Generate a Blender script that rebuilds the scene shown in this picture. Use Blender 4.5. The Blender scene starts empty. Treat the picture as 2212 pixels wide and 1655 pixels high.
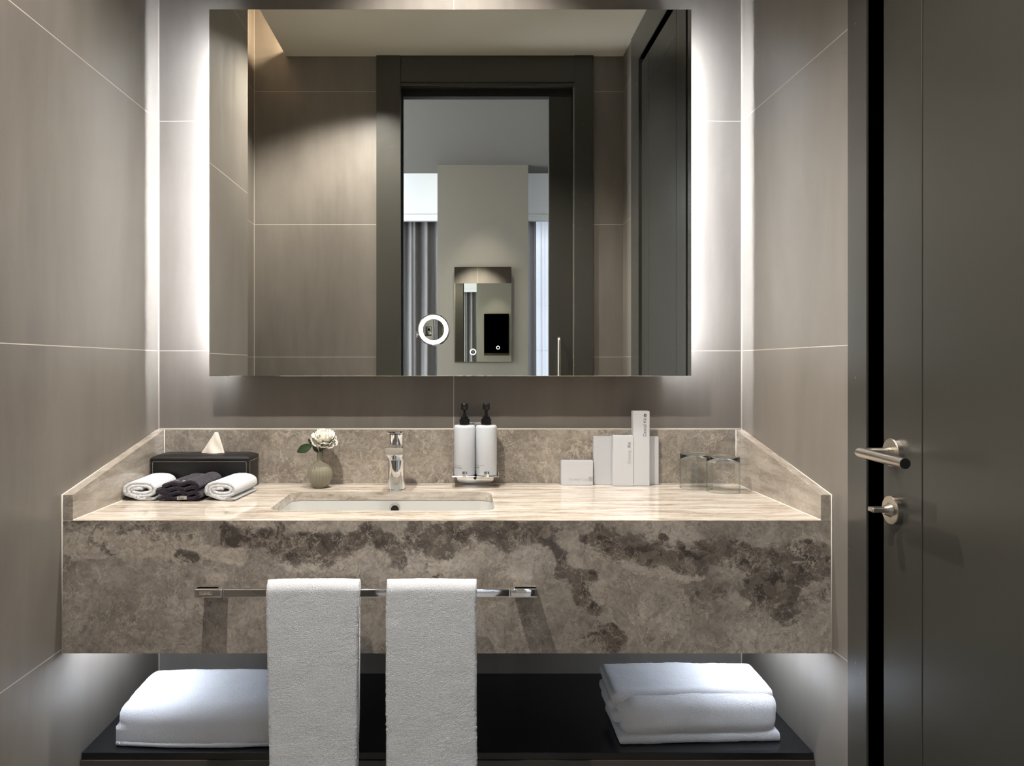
import bpy, bmesh, math, random
from mathutils import Vector, Matrix, noise as mnoise
random.seed(7)
PI = math.pi
S = bpy.context.scene
COL = S.collection
# ---------------------------------------------------------------- camera
F = 1609.0; CX = 995.0; CY = 790.0; DB = 2.111; CZ = 1.192     # px focal, principal point, distance to back wall, eye height
cam = bpy.data.cameras.new('camera'); camo = bpy.data.objects.new('camera', cam); COL.objects.link(camo)
cam.sensor_fit = 'HORIZONTAL'; cam.sensor_width = 36.0; cam.lens = 36.0*F/2212.0
cam.shift_x = (1106-CX)/2212.0; cam.shift_y = -(827.5-CY)/2212.0
camo.location = (0, -DB, CZ); camo.rotation_euler = (PI/2, 0, 0); cam.clip_start = 0.02
S.camera = camo
def P(px, py, D): return Vector(((px-CX)*D/F, D-DB, CZ-(py-CY)*D/F))
# ---------------------------------------------------------------- world, exposure
w = bpy.data.worlds.new('world'); S.world = w; w.use_nodes = True
w.node_tree.nodes['Background'].inputs[0].default_value = (0.80, 0.88, 1.0, 1)
w.node_tree.nodes['Background'].inputs[1].default_value = 1.1
vs = S.view_settings; vs.view_transform = 'Standard'; vs.look = 'None'; vs.gamma = 1.0; vs.use_curve_mapping = False
vs.exposure = 0.08
# ---------------------------------------------------------------- lights
def spot(name, loc, power, col, size=140, blend=0.6, r=0.03, rot=(0, 0, 0)):
    l = bpy.data.lights.new(name, 'SPOT'); l.energy = power; l.color = col
    l.spot_size = math.radians(size); l.spot_blend = blend; l.shadow_soft_size = r
    o = bpy.data.objects.new(name, l); COL.objects.link(o); o.location = loc; o.rotation_euler = rot; return o
def area(name, loc, rot, sx, sy, power, col):
    l = bpy.data.lights.new(name, 'AREA'); l.shape = 'RECTANGLE'; l.size = sx; l.size_y = sy; l.energy = power; l.color = col
    o = bpy.data.objects.new(name, l); COL.objects.link(o); o.location = loc; o.rotation_euler = rot; return o
WARM = (1.0, 0.935, 0.86)
L_VAN = spot('downlight_over_basin', (-0.02, -0.33, 2.69), 125, WARM, 95, 0.7, 0.025)
L_LEFT = spot('downlight_left', (-0.45, -1.17, 2.69), 130, WARM, 128, 0.55, 0.02)
L_RIGHT = spot('downlight_right', (0.40, -1.13, 2.69), 42, WARM, 100, 0.7, 0.08)
L_COVE = area('cove_light', (-0.79, -1.38, 2.77), (0, math.radians(90), 0), 0.03, 0.62, 5, (1.0, 0.78, 0.56))
L_BED = spot('bedroom_downlight', (0.17, -3.50, 2.74), 50, WARM, 72, 0.7, 0.03)
L_WIN = area('daylight_through_window_1', (1.05, -6.4, 3.9), (math.radians(48), 0, 0), 2.0, 2.0, 260, (0.90, 0.95, 1.0))
L_FILL = area('bedroom_fill_light', (-2.28, -3.0, 1.4), (0, math.radians(-90), 0), 2.2, 1.7, 150, (0.90, 0.95, 1.0))  # added cool fill light, set in an invented out-of-view side window
# ---------------------------------------------------------------- node helper
class NT:
    def __init__(s, name):
        s.m = bpy.data.materials.new(name); s.m.use_nodes = True; s.t = s.m.node_tree
        s.b = s.t.nodes['Principled BSDF']; s.out = s.t.nodes['Material Output']
    def n(s, typ, **k):
        nd = s.t.nodes.new(typ)
        for a, v in k.items(): setattr(nd, a, v)
        return nd
    def put(s, sock, v):
        if v is None: return
        if isinstance(v, bpy.types.NodeSocket): s.t.links.new(v, sock)
        elif isinstance(v, (tuple, list)) and len(v) == 3 and sock.type == 'RGBA': sock.default_value = (*v, 1)
        else: sock.default_value = v
    def math(s, op, a, b=None, c=None, clamp=False):
        nd = s.n('ShaderNodeMath', operation=op, use_clamp=clamp)
        s.put(nd.inputs[0], a); s.put(nd.inputs[1], b); s.put(nd.inputs[2], c); return nd.outputs[0]
    def vmath(s, op, a, b=None, sc=None):
        nd = s.n('ShaderNodeVectorMath', operation=op); s.put(nd.inputs[0], a); s.put(nd.inputs[1], b)
        if sc is not None: s.put(nd.inputs['Scale'], sc)
        return nd.outputs[0]
    def pos(s): return s.n('ShaderNodeNewGeometry').outputs['Position']
    def objc(s): return s.n('ShaderNodeTexCoord').outputs['Object']
    def xyz(s, v):
        nd = s.n('ShaderNodeSeparateXYZ'); s.put(nd.inputs[0], v); return nd.outputs
    def noise(s, v, scale, detail=4, rough=0.55, dist=0.0, out=0):
        nd = s.n('ShaderNodeTexNoise'); s.put(nd.inputs['Vector'], v); nd.inputs['Scale'].default_value = scale
        nd.inputs['Detail'].default_value = detail; nd.inputs['Roughness'].default_value = rough; nd.inputs['Distortion'].default_value = dist
        return nd.outputs[out]
    def voro(s, v, scale, feature='DISTANCE_TO_EDGE', out='Distance'):
        nd = s.n('ShaderNodeTexVoronoi', feature=feature); s.put(nd.inputs['Vector'], v); nd.inputs['Scale'].default_value = scale
        return nd.outputs[out]
    def ramp(s, fac, stops):
        nd = s.n('ShaderNodeValToRGB'); s.put(nd.inputs[0], fac); e = nd.color_ramp.elements
        while len(e) < len(stops): e.new(0.5)
        for el, (p, c) in zip(e, stops):
            el.position = p; el.color = (*c, 1) if isinstance(c, tuple) else (c, c, c, 1)
        return nd.outputs[0]
    def mix(s, fac, a, b, blend='MIX'):
        nd = s.n('ShaderNodeMix', data_type='RGBA', blend_type=blend)
        s.put(nd.inputs[0], fac); s.put(nd.inputs[6], a); s.put(nd.inputs[7], b); return nd.outputs[2]
    def map(s, v, sc=(1, 1, 1), rot=(0, 0, 0), loc=(0, 0, 0)):
        nd = s.n('ShaderNodeMapping'); s.put(nd.inputs[0], v); nd.inputs['Scale'].default_value = sc
        nd.inputs['Rotation'].default_value = rot; nd.inputs['Location'].default_value = loc; return nd.outputs[0]
    def bump(s, h, strength=0.3, dist=0.002):
        nd = s.n('ShaderNodeBump'); nd.inputs['Strength'].default_value = strength; nd.inputs['Distance'].default_value = dist
        s.put(nd.inputs['Height'], h); s.put(s.b.inputs['Normal'], nd.outputs[0])
    def set(s, **k):
        for a, v in k.items(): s.put(s.b.inputs[a.replace('_', ' ')], v)
        return s
def simple(name, col, rough=0.5, metal=0.0, **k):
    m = NT(name); m.set(Base_Color=col, Roughness=rough, Metallic=metal, **k)
    # a faint procedural variation
    n = m.noise(m.objc(), 40, 3); m.put(m.b.inputs['Roughness'], m.math('MULTIPLY_ADD', n, 0.06, rough-0.03, clamp=True)); return m.m
def emis(name, col, st):
    m = NT(name); m.set(Base_Color=(0.8, 0.8, 0.8), Emission_Color=col, Emission_Strength=st); return m.m
TILE0, TILEH = 0.583, 0.651
def tile(name, axis=None, lines=(), seed=0, col=((0.136, 0.121, 0.105), (0.216, 0.195, 0.171)), rough=0.36):
    m = NT(name); p = m.pos(); o = m.xyz(p)
    n1 = m.noise(m.map(p, (1, 1, 0.35), loc=(seed, 0, 0)), 3.2, 5, 0.6, 0.4)
    n2 = m.noise(m.map(p, (1, 1, 0.12), loc=(seed, 3, 0)), 26, 5, 0.6)
    n3 = m.noise(p, 420, 2)
    f = m.math('ADD', m.math('MULTIPLY', n1, 0.65), m.math('MULTIPLY_ADD', n2, 0.25, m.math('MULTIPLY', n3, 0.10)))
    c = m.ramp(f, [(0.33, col[0]), (0.68, col[1])])
    # grout lines: horizontal every TILEH from TILE0
    fr = m.math('FRACT', m.math('DIVIDE', m.math('SUBTRACT', o[2], TILE0-TILEH*4), TILEH))
    g = m.math('LESS_THAN', m.math('ABSOLUTE', m.math('SUBTRACT', m.math('FRACT', m.math('ADD', fr, 0.5)), 0.5)), 0.0010/TILEH)
    for x in lines:
        g = m.math('MAXIMUM', g, m.math('LESS_THAN', m.math('ABSOLUTE', m.math('SUBTRACT', o[axis], x)), 0.0011))
    c = m.mix(g, c, (0.55, 0.50, 0.44))
    m.set(Base_Color=c, Roughness=m.math('MULTIPLY_ADD', n2, 0.14, rough-0.07))
    m.put(m.b.inputs['Specular IOR Level'], 0.55)
    m.bump(m.math('SUBTRACT', m.math('MULTIPLY', n3, 0.15), g), 0.25, 0.001)
    return m.m
def marble(name, kind):
    m = NT(name); p = m.pos()
    wob = m.vmath('SUBTRACT', m.noise(p, 9, 6, 0.65, 0, 1), (0.5, 0.5, 0.5))
    q = m.vmath('ADD', p, m.vmath('SCALE', wob, None, 0.09))
    wob2 = m.vmath('SUBTRACT', m.noise(p, 45, 4, 0.6, 0, 1), (0.5, 0.5, 0.5))
    q2 = m.vmath('ADD', q, m.vmath('SCALE', wob2, None, 0.02))
    if kind == 'breccia' or kind == 'apron':
        ap = kind == 'apron'
        def ridge(v, scale, width, detail=5, rough=0.6, dist=0.6):
            n = m.noise(v, scale, detail, rough, dist); return m.ramp(m.math('ABSOLUTE', m.math('SUBTRACT', n, 0.5)), [(0.0, 1.0), (width, 0.0)])
        big = m.noise(q, 5, 6, 0.62, 0.5)
        base = m.ramp(big, [(0.34, (0.205, 0.180, 0.155)), (0.48, (0.305, 0.270, 0.234)), (0.64, (0.43, 0.385, 0.335))])
        fine = m.noise(q2, 75, 7, 0.75, 0.5)
        base = m.mix(0.75, base, m.ramp(fine, [(0.30, 0.22), (0.70, 0.78)]), 'OVERLAY')
        if ap:
            a = m.n('ShaderNodeAttribute', attribute_name='dark').outputs['Fac']
            l = m.n('ShaderNodeAttribute', attribute_name='light').outputs['Fac']
            qs = m.map(q2, (1, 1, 1.45))
            frag = m.xyz(m.voro(qs, 34, 'F1', 'Color')); frag2 = m.xyz(m.voro(qs, 95, 'F1', 'Color'))
            nn = m.noise(q2, 34, 8, 0.75, 0.4)
            br = m.math('ADD', m.math('MULTIPLY', frag[0], 0.28), m.math('ADD', m.math('MULTIPLY', frag2[0], 0.16), m.math('MULTIPLY_ADD', nn, 1.5, -0.47)))
            lt = m.ramp(m.math('MULTIPLY_ADD', l, 0.95, m.math('SUBTRACT', m.math('MULTIPLY', br, 0.55), 0.62)), [(0.0, 0.0), (0.06, 1.0)])
            ltc = m.mix(frag2[1], (0.38, 0.335, 0.28), (0.52, 0.465, 0.40)); ltc = m.mix(0.6, ltc, m.ramp(fine, [(0.3, 0.25), (0.7, 0.75)]), 'OVERLAY')
            base = m.mix(m.math('MULTIPLY', lt, 0.85), base, ltc)
            rim = m.ramp(m.voro(qs, 34), [(0.0, 1.0), (0.07, 0.0)])
            base = m.mix(m.math('MULTIPLY', m.math('MULTIPLY', rim, m.math('MAXIMUM', l, a)), 0.5), base, (0.13, 0.105, 0.085))
            d = m.ramp(m.math('MULTIPLY_ADD', a, 1.0, m.math('SUBTRACT', m.math('MULTIPLY', br, 0.80), 0.80)), [(0.0, 0.0), (0.10, 0.75), (0.3, 1.0)])
            tone = m.ramp(m.math('ADD', m.math('MULTIPLY', fine, 0.55), m.math('MULTIPLY', frag[1], 0.45)), [(0.22, (0.040, 0.034, 0.031)), (0.45, (0.085, 0.071, 0.062)), (0.68, (0.15, 0.126, 0.106)), (0.88, (0.27, 0.235, 0.195))])
            base = m.mix(m.math('MULTIPLY', d, 0.93), base, tone)
        v1 = m.math('MULTIPLY', ridge(q, 9, 0.012), m.ramp(m.noise(p, 7, 3), [(0.42, 0.0), (0.55, 1.0)]))
        v2 = m.math('MULTIPLY', ridge(m.vmath('ADD', q2, (3, 1, 2)), 26, 0.022), m.ramp(m.noise(p, 12, 3), [(0.40, 0.0), (0.55, 1.0)]))
        v4 = m.math('MULTIPLY', ridge(m.vmath('ADD', q2, (7, 5, 1)), 55, 0.035), m.ramp(m.noise(p, 16, 3), [(0.40, 0.0), (0.56, 1.0)]))
        v3 = m.math('MULTIPLY', ridge(m.map(q2, (1.7, 1.7, .5), loc=(5, 2, 7)), 14, 0.008, 6, 0.65), m.ramp(m.noise(p, 5, 3), [(0.46, 0.0), (0.58, 1.0)]))
        v5 = m.math('MULTIPLY', ridge(m.map(q2, (1, 1, 1), loc=(1, 9, 3)), 24, 0.010, 6, 0.65), m.ramp(m.noise(p, 9, 3), [(0.46, 0.0), (0.60, 1.0)]))
        vc = (0.62, 0.55, 0.465)
        base = m.mix(m.math('MULTIPLY', v1, 0.60 if ap else 0.8), base, vc)
        base = m.mix(m.math('MULTIPLY', v2, 0.5 if ap else 0.7), base, vc)
        base = m.mix(m.math('MULTIPLY', v4, 0.30 if ap else 0.50), base, (0.46, 0.38, 0.29))
        base = m.mix(m.math('MULTIPLY', v3, 0.75 if ap else 0.4), base, (0.095, 0.070, 0.050))
        base = m.mix(m.math('MULTIPLY', v5, 0.65 if ap else 0.3), base, (0.105, 0.080, 0.060))
        m.set(Base_Color=base, Roughness=0.16)
    else:
        sc = (1, 7, 7) if kind == 'streak_x' else (7, 1, 7)
        qq = m.vmath('ADD', p, m.vmath('SCALE', wob, None, 0.035))
        st = m.noise(m.map(qq, sc), 5.5, 8, 0.68, 0.3)
        st2 = m.noise(m.map(qq, (sc[0]*1.2, sc[1]*3.5, sc[2]*3.5) if kind == 'streak_x' else (20, 1.2, 25)), 7, 4, 0.6)
        f = m.math('ADD', m.math('MULTIPLY', st, 0.75), m.math('MULTIPLY', st2, 0.25))
        base = m.ramp(f, [(0.36, (0.26, 0.205, 0.155)), (0.44, (0.44, 0.375, 0.305)), (0.51, (0.58, 0.52, 0.45)), (0.62, (0.72, 0.67, 0.60))]) if kind == 'streak_x' else \
            m.ramp(f, [(0.33, (0.19, 0.165, 0.135)), (0.5, (0.34, 0.30, 0.255)), (0.66, (0.45, 0.41, 0.355))])
        v1 = m.math('MULTIPLY', m.ramp(m.voro(q2, 9), [(0.0, 1.0), (0.012, 0.0)]), 0.35)
        base = m.mix(v1, base, (0.66, 0.60, 0.52))
        m.set(Base_Color=base, Roughness=0.07)
    return m.m
def terry(name, col, scale=460, strength=0.65, var=0.06):
    m = NT(name); p = m.objc()
    wob = m.vmath('SCALE', m.vmath('SUBTRACT', m.noise(p, 120, 3, 0.5, 0, 1), (0.5, 0.5, 0.5)), None, 0.006)
    q = m.vmath('ADD', p, wob)
    h = m.math('ADD', m.math('MULTIPLY', m.noise(q, scale, 3, 0.6), 1.0), m.math('MULTIPLY', m.voro(m.map(q, (1, 1, 1.6)), scale*1.1, 'F1'), -0.7))
    c = m.mix(m.math('MULTIPLY', m.ramp(h, [(0.0, 1.0), (0.45, 0.0)]), 0.45), col, tuple(x*(1-var*6) for x in col))
    m.set(Base_Color=c, Roughness=0.95); m.put(m.b.inputs['Sheen Weight'], 0.25); m.put(m.b.inputs['Specular IOR Level'], 0.15)
    m.bump(h, strength, 0.003); return m.m
M = {}
M['tile_back'] = tile('taupe_tile_back', 0, (-0.0195, -0.8545, 0.7955))
M['tile_left'] = tile('taupe_tile_left', 1, (-0.0015,), 4)
M['tile_right'] = tile('taupe_tile_right', 1, (-0.0015,), 9)
M['tile_front'] = tile('taupe_tile_front', 0, (-1.0125,), 12)
M['floor'] = tile('taupe_floor_tile', 0, (-0.6, 0.0, 0.6), 15)
M['apron'] = marble('grey_brown_breccia_marble_front', 'apron')
M['breccia'] = marble('grey_brown_breccia_marble', 'breccia')
M['streak_x'] = marble('pale_streaked_marble', 'streak_x')
M['streak_y'] = marble('grey_streaked_marble', 'streak_y')
M['caulk'] = simple('white_caulk', (0.72, 0.68, 0.60), 0.6)
M['ceil'] = simple('cream_paint', (0.86, 0.81, 0.69), 0.45)
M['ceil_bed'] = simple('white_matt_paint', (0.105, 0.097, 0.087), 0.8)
M['white_paint'] = simple('white_paint', (0.85, 0.86, 0.88), 0.6)
M['beige_paint'] = simple('beige_paint', (0.22, 0.20, 0.16), 0.55)
M['door'] = simple('dark_grey_green_lacquer', (0.036, 0.035, 0.029), 0.30)
M['casing'] = simple('grey_green_lacquer', (0.052, 0.051, 0.044), 0.26)
M['black'] = simple('black_rebate', (0.004, 0.004, 0.004), 0.7)
M['groove'] = simple('dark_brown_groove', (0.02, 0.011, 0.006), 0.6)
M['shelf'] = simple('black_lacquer_shelf', (0.010, 0.010, 0.011), 0.22)
M['fascia'] = simple('dark_brown_fascia', (0.065, 0.057, 0.050), 0.4)
M['mirror'] = simple('silver_mirror', (0.90, 0.91, 0.87), 0.0, 1.0)
M['mirror'].node_tree.nodes['Principled BSDF'].inputs['Roughness'].default_value = 0
for l in list(M['mirror'].node_tree.links):
    if l.to_socket.name == 'Roughness': M['mirror'].node_tree.links.remove(l)
M['chrome'] = simple('polished_chrome', (0.86, 0.86, 0.86), 0.05, 1.0)
M['steel'] = simple('brushed_nickel', (0.50, 0.46, 0.40), 0.30, 1.0)
M['darkchrome'] = simple('dark_anodised', (0.03, 0.03, 0.03), 0.25, 0.6)
M['led'] = emis('led_strip_light', (0.86, 0.91, 1.0), 330)
M['under_led'] = emis('cool_under_counter_led', (0.80, 0.87, 1.0), 115)
M['ring_light'] = emis('ring_light', (1.0, 1.0, 1.0), 3)
M['ceramic'] = simple('white_ceramic', (0.60, 0.605, 0.58), 0.08)
M['white_plastic'] = simple('white_plastic_bottle', (0.60, 0.63, 0.67), 0.3)
M['black_plastic'] = simple('black_plastic', (0.006, 0.006, 0.006), 0.25)
M['card'] = simple('white_card', (0.60, 0.62, 0.65), 0.55)
M['ink'] = simple('grey_ink', (0.10, 0.10, 0.10), 0.5)
M['ink_light'] = simple('pale_grey_ink', (0.42, 0.42, 0.43), 0.5)
M['leather'] = simple('black_leather', (0.005, 0.0045, 0.0045), 0.45)
M['stitch'] = simple('cream_thread', (0.50, 0.46, 0.36), 0.8)
M['tissue'] = simple('cream_tissue', (0.80, 0.74, 0.66), 0.9)
M['towel'] = terry('white_terry', (0.83, 0.86, 0.90))
M['towel_fine'] = terry('white_fine_terry', (0.80, 0.81, 0.83), 420, 0.45, 0.03)
M['navy'] = terry('dark_aubergine_terry', (0.020, 0.015, 0.030), 330, 0.9, 0.1)
M['navy_edge'] = simple('black_towel_hem', (0.006, 0.005, 0.008), 0.9)
M['tag'] = simple('grey_fabric_tag', (0.42, 0.40, 0.38), 0.9)
M['vase'] = simple('grey_green_glaze', (0.25, 0.235, 0.175), 0.12)
M['petal'] = simple('white_petal', (0.86, 0.83, 0.74), 0.7)
M['leaf'] = simple('green_leaf', (0.055, 0.105, 0.045), 0.5)
M['leaf_dark'] = simple('dark_green_sprig', (0.035, 0.055, 0.018), 0.6)
M['curtain'] = simple('grey_blue_curtain', (0.36, 0.35, 0.355), 0.9)
M['facade'] = simple('pale_facade', (0.6, 0.61, 0.64), 0.9)
def glass_thin(name='thin_clear_glass', c=(0.975, 0.985, 0.98), edge=(0.45, 0.54, 0.50)):
    m = NT(name); tr = m.n('ShaderNodeBsdfTransparent')
    gl = m.n('ShaderNodeBsdfGlossy'); gl.inputs['Roughness'].default_value = 0.02
    lw = m.n('ShaderNodeLayerWeight'); lw.inputs[0].default_value = 0.5; f = lw.outputs['Facing']
    m.put(tr.inputs[0], m.mix(m.math('POWER', f, 5.0), c, edge))
    mx = m.n('ShaderNodeMixShader'); m.put(mx.inputs[0], m.math('MULTIPLY_ADD', m.math('POWER', f, 3.0), 0.75, 0.05, clamp=True))
    m.t.links.new(tr.outputs[0], mx.inputs[1]); m.t.links.new(gl.outputs[0], mx.inputs[2]); m.t.links.new(mx.outputs[0], m.out.inputs[0])
    return m.m
M['glass'] = glass_thin()
M['glass_thick'] = simple('green_tinted_glass', (0.90, 0.96, 0.93), 0.01); M['glass_thick'].node_tree.nodes['Principled BSDF'].inputs['Transmission Weight'].default_value = 1.0
def sheer():
    m = NT('white_sheer_fabric'); tr = m.n('ShaderNodeBsdfTransparent'); tl = m.n('ShaderNodeBsdfTranslucent'); tl.inputs[0].default_value = (0.55, 0.57, 0.62, 1)
    mx = m.n('ShaderNodeMixShader'); mx.inputs[0].default_value = 0.42
    m.t.links.new(tr.outputs[0], mx.inputs[1]); m.t.links.new(tl.outputs[0], mx.inputs[2]); m.t.links.new(mx.outputs[0], m.out.inputs[0]); return m.m
M['sheer'] = sheer()
# ---------------------------------------------------------------- mesh helpers
def wloc(o):
    v = Vector((0, 0, 0))
    while o is not None: v += o.location; o = o.parent
    return v
def obj(name, bm, mat, parent=None, smooth=False, base=None, label=None):
    """world-space bmesh -> one mesh object; its origin is 'base' (top level) or the parent's origin"""
    off = Vector(base) if base is not None else (wloc(parent) if parent else Vector((0, 0, 0)))
    if off.length > 0: bmesh.ops.translate(bm, verts=bm.verts, vec=-off)
    me = bpy.data.meshes.new(name); bm.to_mesh(me); bm.free()
    if isinstance(mat, (list, tuple)):
        for q in mat: me.materials.append(q)
    else: me.materials.append(mat)
    if smooth:
        me.polygons.foreach_set('use_smooth', [True]*len(me.polygons))
        if smooth != 'all':
            try: me.set_sharp_from_angle(angle=math.radians(smooth if smooth > 1 else 40))
            except Exception: pass
    o = bpy.data.objects.new(name, me); COL.objects.link(o)
    if parent: o.parent = parent
    if base is not None: o.location = off
    if label: o['label'] = label
    return o
def thing(name, label, cat, loc=(0, 0, 0), group=None):
    o = bpy.data.objects.new(name, None); COL.objects.link(o); o.location = loc; o.empty_display_size = 0.05
    o['label'] = label; o['category'] = cat
    if group: o['group'] = group
    return o
def tag(o, label, cat, group=None, kind=None):
    o['label'] = label; o['category'] = cat
    if group: o['group'] = group
    if kind: o['kind'] = kind
    return o
def struct(o, label=None):
    o['kind'] = 'structure'
    if label: o['label'] = label
    return o
def box(bm, x0, x1, y0, y1, z0, z1, bev=0.0, seg=2, mat=0):
    r = bmesh.ops.create_cube(bm, size=1.0); vs_ = r['verts']
    for v in vs_: v.co = Vector(((x0+x1)/2+v.co.x*(x1-x0), (y0+y1)/2+v.co.y*(y1-y0), (z0+z1)/2+v.co.z*(z1-z0)))
    fs = set(f for v in vs_ for f in v.link_faces)
    for f in fs: f.material_index = mat
    if bev > 0:
        es = list(set(e for v in vs_ for e in v.link_edges))
        bmesh.ops.bevel(bm, geom=es, offset=bev, segments=seg, affect='EDGES', profile=0.5)
def BX(*a, **k):
    bm = bmesh.new(); box(bm, *a, **k); return bm
def xform(bm, mat): bmesh.ops.transform(bm, matrix=mat, verts=bm.verts)
def loft(bm, rings, close=True, cap0=True, cap1=True, mat=0):
    """rings: lists of equal length of points"""
    vr = [[bm.verts.new(p) for p in r] for r in rings]
    n = len(vr[0])
    for a, b in zip(vr[:-1], vr[1:]):
        for i in range(n if close else n-1):
            j = (i+1) % n
            f = bm.faces.new((a[i], a[j], b[j], b[i])); f.material_index = mat
    if cap0: bm.faces.new(list(reversed(vr[0]))).material_index = mat
    if cap1: bm.faces.new(vr[-1]).material_index = mat
    return vr
def lathe(bm, c, prof, n=48, mod=None, cap0=True, cap1=True):
    rings = []
    for r, z in prof:
        ring = []
        for k in range(n):
            a = 2*PI*k/n; rr = r*(mod(a, z) if mod else 1)
            ring.append((c[0]+rr*math.cos(a), c[1]+rr*math.sin(a), c[2]+z))
        rings.append(ring)
    loft(bm, rings, True, cap0, cap1)
    bmesh.ops.recalc_face_normals(bm, faces=bm.faces)
def tube(bm, p0, p1, r0, r1=None, n=24):
    p0 = Vector(p0); p1 = Vector(p1); r1 = r0 if r1 is None else r1
    d = (p1-p0).normalized(); u = d.orthogonal().normalized(); v = d.cross(u)
    loft(bm, [[p+(u*math.cos(2*PI*k/n)+v*math.sin(2*PI*k/n))*r for k in range(n)] for p, r in ((p0, r0), (p1, r1))])
def sweep(bm, pts, r, n=16, caps=True):
    pts = [Vector(p) for p in pts]; rings = []; u = None
    for i, p in enumerate(pts):
        d = (pts[min(i+1, len(pts)-1)]-pts[max(i-1, 0)]).normalized()
        if u is None: u = d.orthogonal().normalized()
        u = (u-d*u.dot(d)).normalized(); v = d.cross(u)
        rr = r[i] if isinstance(r, (list, tuple)) else r
        rings.append([p+(u*math.cos(2*PI*k/n)+v*math.sin(2*PI*k/n))*rr for k in range(n)])
    loft(bm, rings, True, caps, caps)
def rrect(x0, x1, y0, y1, r, n=8):
    out = []
    for cx, cy, a0 in ((x1-r, y1-r, 0), (x0+r, y1-r, 90), (x0+r, y0+r, 180), (x1-r, y0+r, 270)):
        for k in range(n+1):
            a = math.radians(a0+90*k/n); out.append((cx+r*math.cos(a), cy+r*math.sin(a)))
    return out
def text_bm(body, size, extrude=0.0002, italic=False):
    cu = bpy.data.curves.new('t', 'FONT'); cu.body = body; cu.size = size; cu.extrude = extrude; cu.align_x = 'LEFT'
    o = bpy.data.objects.new('t', cu); COL.objects.link(o)
    me = bpy.data.meshes.new_from_object(o.evaluated_get(bpy.context.evaluated_depsgraph_get()))
    bm = bmesh.new(); bm.from_mesh(me)
    bpy.data.objects.remove(o); bpy.data.curves.remove(cu); bpy.data.meshes.remove(me)
    return bm
def text_on_front(body, size, x, y, z, vertical=False):
    bm = text_bm(body, size); m = Matrix.Rotation(PI/2, 4, 'X')
    if vertical: m = Matrix.Rotation(-PI/2, 4, 'Y') @ m
    xform(bm, Matrix.Translation((x, y, z)) @ m); return bm
def fbm(p, s, o=3):
    v = 0; a = 1; t = 0
    for _ in range(o):
        v += a*mnoise.noise(Vector(p)*s); t += a; a *= 0.5; s *= 2.1
    return v/t
def wall_with_holes(plane, a0, a1, z0, z1, t0, t1, holes):
    """boxes around rectangular holes; plane 'x' spans x (thickness in y), 'y' spans y (thickness in x)"""
    bm = bmesh.new(); xs = sorted(set([a0, a1]+[h for H in holes for h in H[:2]])); zs = sorted(set([z0, z1]+[h for H in holes for h in H[2:]]))
    for i in range(len(xs)-1):
        for j in range(len(zs)-1):
            cx, cz = (xs[i]+xs[i+1])/2, (zs[j]+zs[j+1])/2
            if any(H[0] < cx < H[1] and H[2] < cz < H[3] for H in holes): continue
            if plane == 'x': box(bm, xs[i], xs[i+1], t0, t1, zs[j], zs[j+1])
            else: box(bm, t0, t1, xs[i], xs[i+1], zs[j], zs[j+1])
    bmesh.ops.remove_doubles(bm, verts=bm.verts, dist=1e-5)
    return bm
# ---------------------------------------------------------------- room shell
XL, XR = -0.856, 0.797; XLR = -1.014; YF = -1.710; YFB = -1.880; ZC = 2.71; ZB = 2.75; ZT = 3.05
YP = -3.84; YW = -4.09
struct(obj('wall_back', BX(XL-0.3, XR+0.25, 0, 0.12, 0, ZT), M['tile_back']), 'taupe large-format tile wall behind the vanity')
struct(obj('wall_left', BX(XL-0.3, XL, -1.05, 0, 0, ZT), M['tile_left']), 'taupe tile wall left of the vanity')
struct(obj('wall_left_recess', BX(XLR-0.12, XLR, YF, -1.05, 0, ZT), M['tile_left']), 'recessed part of the left tile wall by the doorway')
DY0, DY1, DZ = -0.655, -1.385, 2.56      # rebate opening of side door
struct(obj('wall_right', wall_with_holes('y', YF, 0, 0, ZT, XR, XR+0.25, [(DY1, DY0, 0, DZ)]), M['tile_right']), 'taupe tile wall right of the vanity')
OX0, OX1, OZ = -0.312, 0.557, 2.583
struct(obj('wall_front', wall_with_holes('x', XLR-0.12, XR+0.25, 0, ZT, YFB, YF, [(OX0, OX1, 0, OZ)]), M['tile_front']), 'taupe tile wall with the doorway, seen in the mirror')
bm = bmesh.new(); box(bm, XL, XR, YF, 0, ZC, ZC+0.03); box(bm, XLR, XR, YF, 0, ZT-0.02, ZT)
struct(obj('ceiling', bm, M['ceil']), 'cream bathroom ceiling seen in the mirror')
struct(obj('floor', BX(-2.4, 2.0, -4.3, 0.0, -0.06, 0), M['floor']))
# bedroom shell
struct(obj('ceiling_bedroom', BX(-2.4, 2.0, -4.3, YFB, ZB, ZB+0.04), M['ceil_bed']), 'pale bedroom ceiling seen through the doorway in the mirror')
struct(obj('wall_bedroom_left', wall_with_holes('y', -4.3, YFB, 0, ZB, -2.4, -2.3, [(-4.1+0.25, -2.1, 0.5, 2.3)]), M['white_paint']))  # opening in this unseen wall is added for the fill light
struct(obj('wall_bedroom_right', BX(1.9, 2.0, -4.3, YFB, 0, ZB), M['white_paint']))
bm = bmesh.new(); box(bm, -2.3, XLR-0.12, YFB-0.02, YFB+0.1, 0, ZB); box(bm, XR+0.25, 1.9, YFB-0.02, YFB+0.1, 0, ZB)
struct(obj('wall_bedroom_front', bm, M['white_paint']))
struct(obj('wall_far', wall_with_holes('x', -2.3, 1.9, 0, ZB, -4.42, -4.30, [(0.45, 1.75, 0.1, 2.5)]), M['white_paint']), 'white window wall of the bedroom')
struct(obj('wall_pier', BX(-0.18, 0.525, -4.30, YP, 0, ZB), M['beige_paint']), 'beige wall pier facing the doorway, seen in the mirror')
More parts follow.
